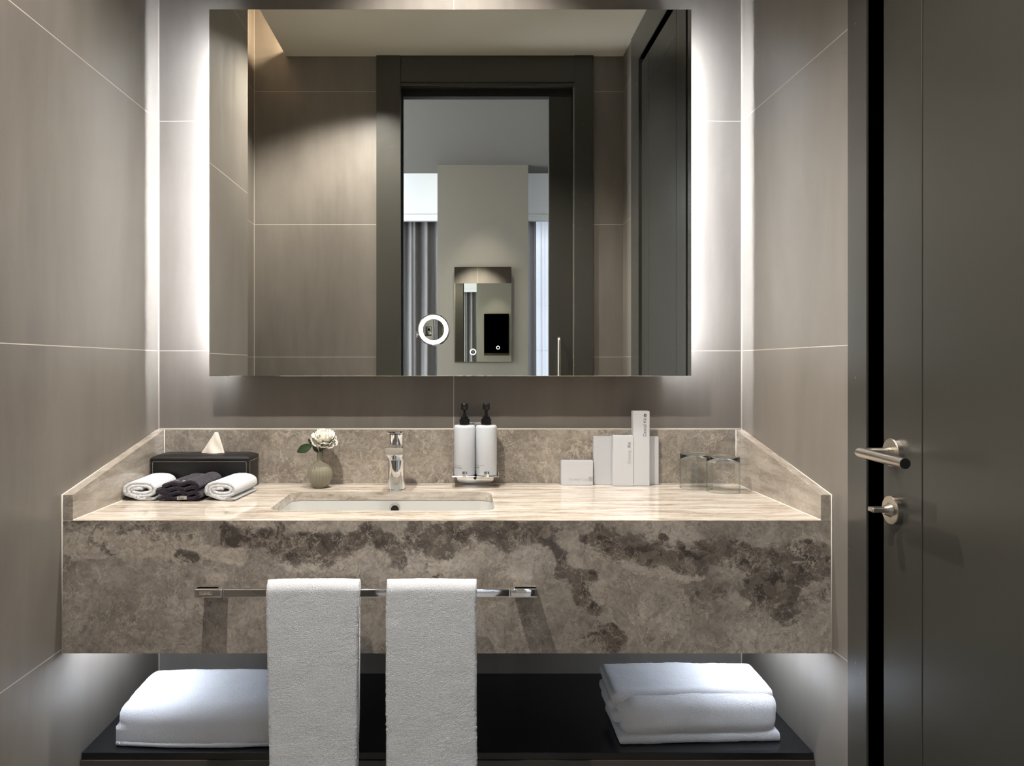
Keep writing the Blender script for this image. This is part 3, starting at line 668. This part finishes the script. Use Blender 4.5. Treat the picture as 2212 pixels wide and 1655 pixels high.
# ---------------------------------------------------------------- folded bath towels on the shelf
def soft(bm, x0, x1, y0, y1, z0, z1, r, seed, amp=0.003, res=0.006, warp=None, rb=None):
    nx_, ny_, nz_ = (max(4, int((b-a)/res)) for a, b in ((x0, x1), (y0, y1), (z0, z1)))
    c = Vector(((x0+x1)/2, (y0+y1)/2, (z0+z1)/2)); h_ = Vector(((x1-x0)/2, (y1-y0)/2, (z1-z0)/2)); V = {}
    def vert(i, j, k):
        if (i, j, k) in V: return V[(i, j, k)]
        p = Vector((x0+(x1-x0)*i/nx_, y0+(y1-y0)*j/ny_, z0+(z1-z0)*k/nz_))-c
        rr = min(r, h_.x, h_.y, h_.z)
        if rb is not None and p.z < 0: rr = min(rr, rb)
        q = Vector([max(-(h_[a]-rr), min(h_[a]-rr, p[a])) for a in range(3)])
        d = p-q
        if d.length > 1e-9: p = q+d.normalized()*rr
        p = p+c
        nrm = (d.normalized() if d.length > 1e-9 else Vector((0, 0, 1)))
        dis = fbm(p+Vector((seed, 0, 0)), 14, 3)*amp+fbm(p+Vector((seed, 0, 0)), 190, 2)*0.0009
        p = p+nrm*dis
        if warp: p = warp(p)
        p.z = max(p.z, z0 if not warp else p.z)
        V[(i, j, k)] = bm.verts.new(p); return V[(i, j, k)]
    for i in range(nx_):
        for j in range(ny_):
            for k in (0, nz_):
                f = [vert(i, j, k), vert(i+1, j, k), vert(i+1, j+1, k), vert(i, j+1, k)]; bm.faces.new(f if k else f[::-1])
    for i in range(nx_):
        for k in range(nz_):
            for j in (0, ny_):
                f = [vert(i, j, k), vert(i+1, j, k), vert(i+1, j, k+1), vert(i, j, k+1)]; bm.faces.new(f if not j else f[::-1])
    for j in range(ny_):
        for k in range(nz_):
            for i in (0, nx_):
                f = [vert(i, j, k), vert(i, j+1, k), vert(i, j+1, k+1), vert(i, j, k+1)]; bm.faces.new(f if i else f[::-1])
def D2Y(D): return D-DB
FL = ZSH+0.0008
# right towel: layered folds
bm = bmesh.new()
yf_, yb_ = D2Y(1.705), D2Y(1.885)
def wr(p):   # slight skew: back edge further left, sag
    t_ = (p.y-yf_)/(yb_-yf_); q = p.copy(); q.y += 0.020*(p.x-.36)/.38*(1-t_); q.z = max(q.z, FL); return q
def wr2(p):
    q = wr(p); t_ = (p.y-yf_)/(yb_-yf_); q.z += 0.004*math.sin(PI*(p.x-.36)/.38)+0.006*t_; return q
soft(bm, 0.365, 0.743, yf_+0.003, yb_, FL, FL+0.022, 0.010, 3, 0.0025, warp=wr, rb=0.006)
soft(bm, 0.368, 0.740, yf_-0.001, yb_, FL+0.010, FL+0.106, 0.034, 5, 0.004, warp=wr2)
soft(bm, 0.352, 0.42, yf_+0.02, yb_-0.01, FL+0.040, FL+0.066, 0.012, 8, 0.003, warp=wr)
soft(bm, 0.347, 0.43, yf_+0.045, yb_-0.004, FL+0.060, FL+0.085, 0.012, 11, 0.003, warp=wr)
soft(bm, 0.350, 0.735, yf_+0.020, yb_+0.004, FL+0.086, FL+0.1125, 0.012, 14, 0.003, warp=wr2)
o = obj('bath_towel', bm, M['towel_fine'], None, 'all', base=(0.55, -0.32, FL)); tag(o, 'folded white bath towel with loose side folds on the right end of the shelf', 'towel', 'folded bath towels on the shelf')
bm = bmesh.new()
yl0, yl1 = D2Y(1.695), D2Y(1.905)
def wl(p):
    q = p.copy(); t_ = (p.y-yl0)/(yl1-yl0); hz = (p.z-FL)/0.1
    q.z = FL+(p.z-FL)*(0.93+0.18*t_)+0.010*max(0, hz)*math.sin(PI*min(1, (p.x+.79)/.42))*0.4
    q.y += 0.012*((p.x+.59)/.2)**2*(1-t_)
    q.x += 0.010*(hz-0.5)*(1 if p.x < -.6 else -1)*0.6*0
    q.z = max(q.z, FL); return q
soft(bm, -0.795, -0.385, yl0, yl1, FL, FL+0.096, 0.040, 21, 0.0035, warp=wl, rb=0.014)
soft(bm, -0.792, -0.392, yl0-0.003, yl1-0.05, FL, FL+0.012, 0.006, 24, 0.0015, warp=wl)
o = obj('bath_towel', bm, M['towel_fine'], None, 'all', base=(-0.59, -0.32, FL)); tag(o, 'plump folded white bath towel on the left end of the shelf', 'towel', 'folded bath towels on the shelf')
# ---------------------------------------------------------------- rolled face towels
def ribbon(bm, path, th, y0, y1, seed, ny=34, noise_amp=0.0007):
    """path in xz, thickness th, extruded y0..y1 with a rounded fuzzy look"""
    n = len(path); L, R_ = [], []
    for i in range(n):
        a_ = Vector(path[max(0, i-1)]); b_ = Vector(path[min(n-1, i+1)]); d = (b_-a_).normalized(); nn = Vector((-d.y, d.x))
        t2 = th/2*(1 if 0 < i < n-1 else 0.6); p = Vector(path[i]); L.append(p+nn*t2); R_.append(p-nn*t2)
    prof = L+R_[::-1]; rings = []
    for k in range(ny+1):
        y = y0+(y1-y0)*k/ny; ring = []
        for i, p in enumerate(prof):
            q = Vector((p.x, y, p.y)); e = fbm(q+Vector((seed, 0, 0)), 210, 2)*noise_amp*1.4
            q += Vector((fbm(q+Vector((seed, 5, 0)), 190, 2), 0, fbm(q+Vector((seed, 9, 0)), 190, 2)))*noise_amp*1.6
            if k in (0, ny): q.y += e*1.4
            ring.append(q)
        rings.append(ring)
    vr = loft(bm, rings, True, False, False); m_ = len(prof)
    for r_, fl in ((vr[0], 0), (vr[-1], 1)):
        for i in range(n-1):
            f = [r_[i], r_[i+1], r_[m_-2-i], r_[m_-1-i]]; bm.faces.new(f if fl else f[::-1])
def rolled(xc, yf, yaw, seed, label, w_=0.088, h_=0.050, L=0.145):
    bm = bmesh.new(); th = 0.0078; path = []
    turns = 2.45; N_ = 150
    for i in range(N_+1):
        s_ = i/N_; ang = -PI/2+0.35-2*PI*turns*(1-s_)*-1
        ang = -PI/2-0.55 - 2*PI*turns*s_
        a_ = (w_/2-th/2)*(1-s_)+(0.0175)*s_; b_ = (h_/2-th/2)*(1-s_)+0.0036*s_
        c, s2 = math.cos(ang), math.sin(ang)
        path.append((a_*math.copysign(abs(c)**0.8, c), h_/2+b_*math.copysign(abs(s2)**0.9, s2)))
    path = [(w_*0.40, th*0.5+0.0002), (w_*0.2, th*0.5+0.0002), (0, th*0.5)]+[q for q in path if True][6:]
    ribbon(bm, path, th, 0, L, seed)
    bmesh.ops.triangulate(bm, faces=[f for f in bm.faces if len(f.verts) > 4]); bmesh.ops.recalc_face_normals(bm, faces=bm.faces)
    mn = min(v.co.z for v in bm.verts)
    xform(bm, Matrix.Translation((xc, yf, ZK+0.0006-mn)) @ Matrix.Rotation(yaw, 4, 'Z'))
    t_ = thing('face_cloth', label, 'towel', (xc, yf, ZK), 'rolled face cloths on the worktop')
    obj('roll', bm, M['towel'], t_, 'all')
    tg = BX(w_*0.14, w_*0.34, -0.0022, -0.0012, 0.0009, 0.0075); xform(tg, Matrix.Translation((xc, yf, ZK+0.0003)) @ Matrix.Rotation(yaw, 4, 'Z'))
    obj('tag', tg, M['tag'], t_)
    return t_
YT = 1.828-DB
rolled(-0.786, YT, math.radians(2), 2, 'rolled white face cloth at the far left of the worktop, against the side upstand')
rolled(-0.588, YT, math.radians(-5), 6, 'rolled white face cloth right of the dark folded cloth')
# dark cloth
t = thing('dark_cloth', 'dark purple-black folded face cloth between the two white rolled cloths', 'towel', (-0.69, YT, ZK))
bm = bmesh.new(); zs = [0.006, 0.017, 0.028, 0.040]; path = []
W2 = 0.046
for li, z in enumerate(zs):
    s_ = 1 if li % 2 == 0 else -1
    for i in range(17):
        u = -1+2*i/16; x = s_*u*W2*(1-0.05*li)
        path.append((x, z+0.0022*math.sin(x*150+li*1.3)+0.004*(x/W2)*(li/3.0)))
    if li < 3:
        xe_ = s_*W2*(1-0.05*li)
        for a_ in (0.25, 0.5, 0.75): path.append((xe_+s_*0.006*math.sin(PI*a_), z+(zs[li+1]-z)*a_))
ribbon(bm, path, 0.0095, 0, 0.15, 31, noise_amp=0.0011)
bmesh.ops.triangulate(bm, faces=[f for f in bm.faces if len(f.verts) > 4]); bmesh.ops.recalc_face_normals(bm, faces=bm.faces)
mn = min(v.co.z for v in bm.verts)
mt = Matrix.Translation((-0.692, YT-0.006, ZK+0.0008-mn)) @ Matrix.Rotation(math.radians(-3), 4, 'Z')
for v in bm.verts: v.co.z += 0.0; v.co.x *= 1.02
xform(bm, mt); obj('cloth', bm, M['navy'], t, 'all')
bm = bmesh.new(); loft(bm, [[(x, -0.0035+dy, 0.001+0.002*abs(math.sin(x*60))+dz) for dy, dz in ((0, 0), (-.0006, 0), (-.0006, .0085), (0, .0085))] for x in [0.000+0.003*i for i in range(9)]]); xform(bm, mt)
tg = obj('tag', bm, M['tag'], t); 
bm = text_on_front('Am', 0.010, 0.003, -0.0044, 0.003); xform(bm, mt); obj('lettering', bm, M['ink'], tg)
bm = bmesh.new()
for (x, y) in ((-0.012, 0.02), (-0.008, 0.021), (0.006, 0.018), (0.009, 0.019)):
    box(bm, x-.0010, x+.0010, y-.001, y+.001, 0.0415, 0.0462)
xform(bm, mt); obj('embroidery', bm, M['tissue'], t)
# ---------------------------------------------------------------- tissue box
tb = thing('tissue_box', 'black leather tissue box with cream stitching behind the rolled cloths', 'tissue box', (-0.696, -0.07, ZK))
tx0, tx1, ty0, ty1, tz1 = -0.829, -0.5655, -0.121, -0.024, ZK+0.0915
bm = BX(tx0, tx1, ty0, ty1, ZK+0.0008, ZK+0.083, 0.003, 3)
obj('case', bm, M['leather'], tb, 30)
bm = bmesh.new(); loft(bm, [[(x, y, ZK+z) for x, y in rrect(tx0+i, tx1-i, ty0+i, ty1-i, 0.005, 4)] for i, z in ((-0.001, 0.0795), (-0.001, 0.084), (0.001, 0.0865), (0.016, 0.0925), (0.018, 0.0930))])
lid = obj('lid', bm, M['leather'], tb, 30)
bm = BX(-0.735, -0.650, -0.082, -0.064, ZK+0.0928, ZK+0.0933); obj('slot', bm, M['black'], lid)
bm = bmesh.new(); yy = ty0-0.0002
def dashes(a, b, ax, fixed, step=0.0042, ln=0.0026):
    n_ = int(abs(b-a)/step)
    for i in range(n_):
        s_ = a+(b-a)*(i+0.2)/n_; e_ = s_+math.copysign(ln, b-a)
        if ax == 'x': box(bm, min(s_, e_), max(s_, e_), yy-.0004, yy+.0004, fixed-.0004, fixed+.0004)
        elif ax == 'z': box(bm, fixed-.0004, fixed+.0004, yy-.0004, yy+.0004, min(s_, e_), max(s_, e_))
        elif ax == 'zs': box(bm, tx1-.0002, tx1+.0006, fixed-.0004, fixed+.0004, min(s_, e_), max(s_, e_))
        elif ax == 'ys': box(bm, tx1-.0002, tx1+.0006, min(s_, e_), max(s_, e_), fixed-.0004, fixed+.0004)
dashes(tx0+0.006, tx1-0.007, 'x', ZK+0.0755); dashes(ZK+0.006, ZK+0.074, 'z', tx0+0.006); dashes(ZK+0.006, ZK+0.074, 'z', tx1-0.007)
dashes(ZK+0.006, ZK+0.074, 'zs', ty0+0.008); dashes(ZK+0.006, ZK+0.074, 'zs', ty1-0.006); dashes(ty0+0.008, ty1-0.006, 'ys', ZK+0.0755); dashes(ty0+0.008, ty1-0.006, 'ys', ZK+0.005)
dashes(tx0+0.006, tx1-0.007, 'x', ZK+0.005)
st = obj('stitching', bm, M['stitch'], tb); st['kind'] = 'stuff'
bm = bmesh.new(); n = 32
loft(bm, [[(-0.700+r*math.cos(2*PI*k/n), ty0-y, ZK+0.040+r*math.sin(2*PI*k/n)) for k in range(n)] for r, y in ((.0068, 0), (.0068, .0008), (.0055, .0008), (.0055, 0))], True, False, False); obj('emblem', bm, M['darkchrome'], tb)
# tissue
bm = bmesh.new(); tip = Vector((-0.668, -0.073, ZK+0.150)); rings = []
for k in range(15):
    s_ = k/14; z = ZK+0.088+(0.062)*s_; xc_ = -0.690+(tip.x+0.690)*s_
    xl_ = -0.713+(tip.x-0.004+0.713)*s_**0.95; xr_ = -0.645+(tip.x+0.004+0.645)*s_**1.15
    front, back = [], []
    for i in range(15):
        u = i/14; x = xl_+(xr_-xl_)*u; yv = 0.010*(1-s_)*math.sin(PI*u)+0.0015
        wr_ = 0.0028*math.sin(u*7+s_*8)*(1-s_)*math.sin(PI*u)
        front.append((x, -0.073-yv+wr_, z)); back.append((x, -0.073+yv*0.4+wr_, z))
    rings.append(front+back[::-1])
loft(bm, rings); bmesh.ops.recalc_face_normals(bm, faces=bm.faces)
o = obj('tissue', bm, M['tissue'], None, 'all', base=(-0.68, -0.073, ZK+0.088)); tag(o, 'cream paper tissue pulled up from the black tissue box', 'tissue')
# ---------------------------------------------------------------- vase with flower
vx, vy = -0.383, -0.082
t = thing('vase', 'small round ribbed grey-green ceramic vase on the worktop', 'vase', (vx, vy, ZK))
bm = bmesh.new(); prof = [(.0005, .0008), (.017, .0008), (.0185, .002), (.0215, .006), (.0280, .016), (.0330, .028), (.0343, .038), (.0325, .049), (.0270, .059), (.0190, .066), (.0120, .0695), (.0095, .073), (.0085, .080), (.0085, .090), (.0098, .0965), (.0100, .0975), (.0088, .0975), (.0075, .090), (.0075, .070), (.001, .066)]
pr = []
for (a_, b_) in zip(prof[:-1], prof[1:]):
    for s_ in (0, .33, .66): pr.append((a_[0]+(b_[0]-a_[0])*s_, a_[1]+(b_[1]-a_[1])*s_))
pr.append(prof[-1])
def rib(a_, z):
    f = max(0, min(1, (z-.004)/.015))*max(0, min(1, (.068-z)/.015)) if z < .068 else 0
    return 1-0.055*f*(1-abs(math.sin(a_*11)))**5
lathe(bm, (vx, vy, ZK), pr, 264, rib); obj('vase_body', bm, M['vase'], t, 'all')
fl = thing('flower', 'white ruffled artificial flower with green leaves standing in the ribbed vase', 'flower', (vx, vy, ZK+0.07))
bm = bmesh.new(); fc = Vector((-0.372, vy-0.002, ZK+0.131))
sweep(bm, [(vx, vy, ZK+.070), (vx, vy, ZK+.095), (vx+.004, vy, ZK+.110), (fc.x, fc.y, fc.z)], .0018, 10); sweep(bm, [(vx-.003, vy, ZK+.075), (vx-.006, vy-.002, ZK+.104), (vx-.014, vy-.006, ZK+.116), (vx-.022, vy-.008, ZK+.114)], .0011, 8)
sweep(bm, [(vx+.003, vy, ZK+.075), (vx+.010, vy-.012, ZK+.104), (vx+.028, vy-.020, ZK+.122), (vx+.042, vy-.022, ZK+.136)], .0009, 8)
obj('stems', bm, M['leaf_dark'], fl, 'all')
bm = bmesh.new(); rnd = random.Random(11)
def petal(bm, c, d, up, L, W, curl, ph):
    d = d.normalized(); side = d.cross(up).normalized(); nrm = side.cross(d); rows_ = []
    for j in range(8):
        v_ = j/7; row = []
        for i in range(10):
            u = -1+2*i/9; wv = W*math.sin(PI*min(1, 0.14+v_*0.62))
            ruf = 0.0022*v_*v_*math.sin(u*8+ph)+0.001*math.sin(u*17+ph)*v_
            p = c+d*(L*v_*(1-0.13*abs(u)**3+0.04*math.sin(u*9+ph)))+side*(u*wv)+nrm*(curl*v_*v_*L+0.25*L*u*u*v_*0.5+ruf)
            row.append(bm.verts.new(p))
        rows_.append(row)
    for a_, b_ in zip(rows_[:-1], rows_[1:]):
        for i in range(9): bm.faces.new((a_[i], a_[i+1], b_[i+1], b_[i]))
for layer, (n_, el, L, W, cu) in enumerate([(9, -5, .037, .017, .10), (9, 18, .036, .017, .18), (9, 38, .034, .015, .25), (8, 58, .032, .013, .3), (7, 74, .029, .011, .3), (5, 86, .027, .009, .2)]):
    for k in range(n_):
        a_ = 2*PI*k/n_+layer*0.7+rnd.uniform(-.2, .2); e_ = math.radians(el+rnd.uniform(-9, 9))
        d = Vector((math.cos(a_)*math.cos(e_), math.sin(a_)*math.cos(e_), math.sin(e_)))
        petal(bm, fc+Vector((0, 0, -0.006)), d, Vector((0.01, 0.02, 1)) if el < 80 else Vector((1, 0, 0)), L*rnd.uniform(.9, 1.05), W, cu, rnd.uniform(0, 6))
xform(bm, Matrix.Translation(fc) @ Matrix.Rotation(math.radians(16), 4, 'Y') @ Matrix.Rotation(math.radians(28), 4, 'X') @ Matrix.Translation(-fc))
bmesh.ops.solidify(bm, geom=bm.faces[:], thickness=0.0004)
obj('blossom', bm, M['petal'], fl, 'all', label='white ruffled blossom')
def leafmesh(c, tipv, W, bend, n_=14):
    bm = bmesh.new(); c = Vector(c); tipv = Vector(tipv); d = tipv-c; L = d.length; d.normalize(); vw = Vector((0, -1, 0.15)).normalized(); side = d.cross(vw).normalized(); nr = side.cross(d); rows_ = []
    for j in range(n_+1):
        v_ = j/n_; wv = W*math.sin(PI*min(1, v_*0.97+0.01))**0.75; row = []
        for i in range(7):
            u = -1+2*i/6; row.append(bm.verts.new(c+d*L*v_+side*u*wv+nr*(bend*L*math.sin(PI*v_)+0.15*wv*abs(u))))
        rows_.append(row)
    for a_, b_ in zip(rows_[:-1], rows_[1:]):
        for i in range(6): bm.faces.new((a_[i], a_[i+1], b_[i+1], b_[i]))
    bmesh.ops.solidify(bm, geom=bm.faces[:], thickness=0.0005); return bm
obj('leaf', leafmesh((vx-.020, vy-.008, ZK+.1165), (vx-.059, vy-.014, ZK+.098), .0115, .08), M['leaf'], fl, 'all')
obj('leaf', leafmesh((vx-.022, vy-.006, ZK+.118), (vx-.030, vy-.008, ZK+.134), .0035, .05), M['leaf_dark'], fl, 'all')
obj('leaf', leafmesh((vx-.004, vy-.012, ZK+.098), (vx-.016, vy-.022, ZK+.116), .0050, .1), M['leaf_dark'], fl, 'all')
obj('leaf', leafmesh((vx+.002, vy-.012, ZK+.098), (vx+.012, vy-.022, ZK+.120), .0060, .1), M['leaf_dark'], fl, 'all')
bm = bmesh.new()
for i in range(9):
    s_ = i/8; b_ = Vector((vx+.012+.032*s_, vy-.018-.006*s_, ZK+.106+.031*s_))
    for sg in (1, -1):
        e_ = b_+Vector((.004*sg*-.5+.003, 0, .0055*sg*(1 if sg > 0 else .7)))
        sub = leafmesh(b_, e_, .0011, .0, 4); me_ = bpy.data.meshes.new('s'); sub.to_mesh(me_); sub.free(); bm.from_mesh(me_); bpy.data.meshes.remove(me_)
obj('fern_sprig', bm, M['leaf_dark'], fl, 'all')
# ---------------------------------------------------------------- soap bottles on wall holder
hd = thing('bottle_holder', 'chrome holder plate on the marble splashback carrying two pump bottles', 'holder', (0.043, -0.02, 0.864))
bxs = (0.0108, 0.0705); byc = -0.062; bz0 = 0.893; br_ = 0.0293
bm = bmesh.new()
pts = [(x, z) for x, z in rrect(-0.010, 0.093, 0.8635, 1.034, 0.014, 8)]
loft(bm, [[(x, y, z) for x, z in pts] for y in (-0.0235, -0.0205)]); bmesh.ops.recalc_face_normals(bm, faces=bm.faces)
obj('back_plate', bm, M['chrome'], hd, 30)
bm = bmesh.new(); tube(bm, (0.0405, -0.0235, 0.877), (0.0405, -0.0262, 0.877), .0042); obj('screw', bm, M['darkchrome'], hd, 30)
bm = bmesh.new()
for bx_ in bxs:
    box(bm, bx_-.0335, bx_+.0335, -0.095, -0.0236, 0.8895, 0.8922, 0.0008, 1)
    box(bm, bx_-.0065, bx_+.0065, -0.0952, -0.0925, 0.8895, 0.9055, 0.0010, 2)
for x_ in (bxs[0]-.0340, bxs[1]+.0322): box(bm, x_, x_+.0018, -0.070, -0.052, 0.8895, 0.9085, 0.0006, 2)
obj('tray', bm, M['chrome'], hd, 30)
for bx_, word, lab in ((bxs[0], 'Liquid Soap', 'white pump bottle with black top, liquid soap, the left of the pair'), (bxs[1], 'Lotion', 'white pump bottle with black top, lotion, the right of the pair')):
    t = thing('pump_bottle', lab, 'bottle', (bx_, byc, bz0), 'pump bottles in the wall holder')
    bm = bmesh.new(); lathe(bm, (bx_, byc, bz0), [(.001, 0), (.0285, 0), (br_, .0015), (br_, .128), (.0285, .1325), (.0265, .1352), (.0160, .1362), (.0135, .1362)], 64); bt_ = obj('bottle_body', bm, M['white_plastic'], t, 35)
    bm = bmesh.new(); lathe(bm, (bx_, byc, bz0), [(.0140, .1364), (.0140, .1525), (.0105, .1530), (.0105, .1585), (.0058, .1590), (.0040, .166), (.0040, .176), (.0055, .1775), (.0095, .1780), (.0095, .1935), (.0085, .1950)], 40)
    pm = obj('pump', bm, M['black_plastic'], t, 35)
    bm = bmesh.new(); sweep(bm, [(bx_, byc-.006, bz0+.187), (bx_, byc-.022, bz0+.1865), (bx_, byc-.030, bz0+.1835)], [.0045, .0040, .0036], 14); obj('nozzle', bm, M['black_plastic'], pm, 35)
    # lettering wrapped round the front of the bottle
    def wrapped(bm_, a0, z_):
        for v in bm_.verts:
            a_ = a0+v.co.x/br_; rr = br_+0.00025+v.co.z*0.3
            v.co = Vector((bx_+rr*math.sin(a_), byc-rr*math.cos(a_), z_+v.co.y))
        return bm_
    tx = text_bm(word, 0.0062); bmesh.ops.subdivide_edges(tx, edges=[e for e in tx.edges if e.calc_length() > .002], cuts=1)
    obj('lettering', wrapped(tx, math.radians(-72 if word[1] == 'i' else -76), bz0+0.0195), M['ink'], bt_)
    ln = bmesh.new(); 
    for i in range(16): box(ln, i*.0022, (i+1)*.0022, 0, .00045, 0, .0003)
    obj('label_line', wrapped(ln, math.radians(-80), bz0+0.0275), M['ink'], bt_)
# ---------------------------------------------------------------- toiletry boxes
def carton(name, px0, px1, pytop, D, depth, yaw, label, text=None):
    x0_, x1_ = (px0-CX)*D/F, (px1-CX)*D/F; h_ = CZ-(pytop-CY)*D/F-ZK; xc = (x0_+x1_)/2; yf = D-DB; w_ = x1_-x0_
    t_ = thing(name, label, 'box', (xc, yf, ZK))
    m_ = Matrix.Translation((xc, yf, ZK+.0006)) @ Matrix.Rotation(math.radians(yaw), 4, 'Z')
    bm = BX(-w_/2, w_/2, 0, depth, 0, h_, 0.0006, 1); xform(bm, m_); b = obj('carton', bm, M['card'], t_)
    fl_ = BX(-w_/2+.0015, w_/2-.0015, .001, depth-.0015, h_-.0002, h_+.0008, .0003, 1); xform(fl_, m_); obj('flap', fl_, M['card'], t_)
    return t_, b, m_, w_, h_
G = 'toiletry cartons'
t, b, m_, w_, h_ = carton('toiletry_box', 1282, 1423, 944, 2.0765, 0.0125, 0, 'wide plain white box standing behind the tall narrow cartons')
t, b, m_, w_, h_ = carton('toiletry_box', 1212.5, 1281, 996, 2.066, 0.022, 0, 'low white shower cap box, leftmost of the cartons')
bm = text_on_front('Shower Cap', 0.0108, -w_/2+.020, -.0001, .0125); xform(bm, m_); obj('lettering', bm, M['ink_light'], b)
bm = BX(w_/2-.0125, w_/2-.0006, -.0003, .0003, .0105, .0235); xform(bm, m_); obj('logo_patch', bm, M['ink_light'], b)
t, b, m_, w_, h_ = carton('toiletry_box', 1325, 1368, 942, 2.050, 0.022, -1, 'medium white shaving kit carton between the wide box and the tallest carton')
bm = text_on_front('Kit', 0.0125, w_/2-.0075, -.0001, h_*.765, True); xform(bm, m_); obj('lettering', bm, M['ink'], b)
bm = text_on_front('Shaving', 0.0125, w_/2-.0075, -.0001, h_*.44, True); xform(bm, m_); obj('lettering', bm, M['ink_light'], b)
t, b, m_, w_, h_ = carton('toiletry_box', 1368, 1403.5, 889, 2.052, 0.022, 1.5, 'tallest narrow white carton, dental kit, rising above the splashback')
bm = text_on_front('Dental Kit', 0.0125, w_/2-.0095, -.0001, h_*.66, True); xform(bm, m_); obj('lettering', bm, M['ink'], b)
bm = bmesh.new(); lathe(bm, (0, 0, 0), [(.0030, 0), (.0042, .0002), (.0030, .0004), (.0018, .0003)], 20, cap0=False, cap1=False); xform(bm, m_ @ Matrix.Translation((w_/2-.0125, -.0002, h_*.945)) @ Matrix.Rotation(PI/2, 4, 'X')); obj('logo', bm, M['ink'], b)
# ---------------------------------------------------------------- tumblers (upside down)
def tumbler(px, D, label):
    x = (px-CX)*D/F; y = D-DB; r = 0.0425; H = 0.094
    t_ = thing('glass_tumbler', label, 'glass', (x, y, ZK), 'upturned tumblers')
    bm = bmesh.new(); lathe(bm, (x, y, ZK), [(r, .0006), (r, H-.0165), ], 72, cap0=False, cap1=False); obj('wall', bm, M['glass'], t_, 'all')
    bm = bmesh.new(); lathe(bm, (x, y, ZK), [(r-.0001, .0006), (r-.0001, .0020), (r-.0019, .0020), (r-.0019, .0006), (r-.0001, .0006)], 72, cap0=False, cap1=False); obj('rim', bm, M['glass_thick'], t_, 35)
    bm = bmesh.new(); lathe(bm, (x, y, ZK), [(.001, H-.0185), (r-.008, H-.0175), (r-.0006, H-.0155), (r, H-.003), (r-.0012, H-.0008), (r-.004, H), (r-.012, H-.0015), (.001, H-.0022)], 72); obj('thick_base', bm, M['glass_thick'], t_, 35, label='thick greenish glass base facing up')
tumbler(1503.5, 2.020, 'clear glass tumbler upside down, the left one, further back')
tumbler(1562, 1.965, 'clear glass tumbler upside down, the right one, beside the side upstand')
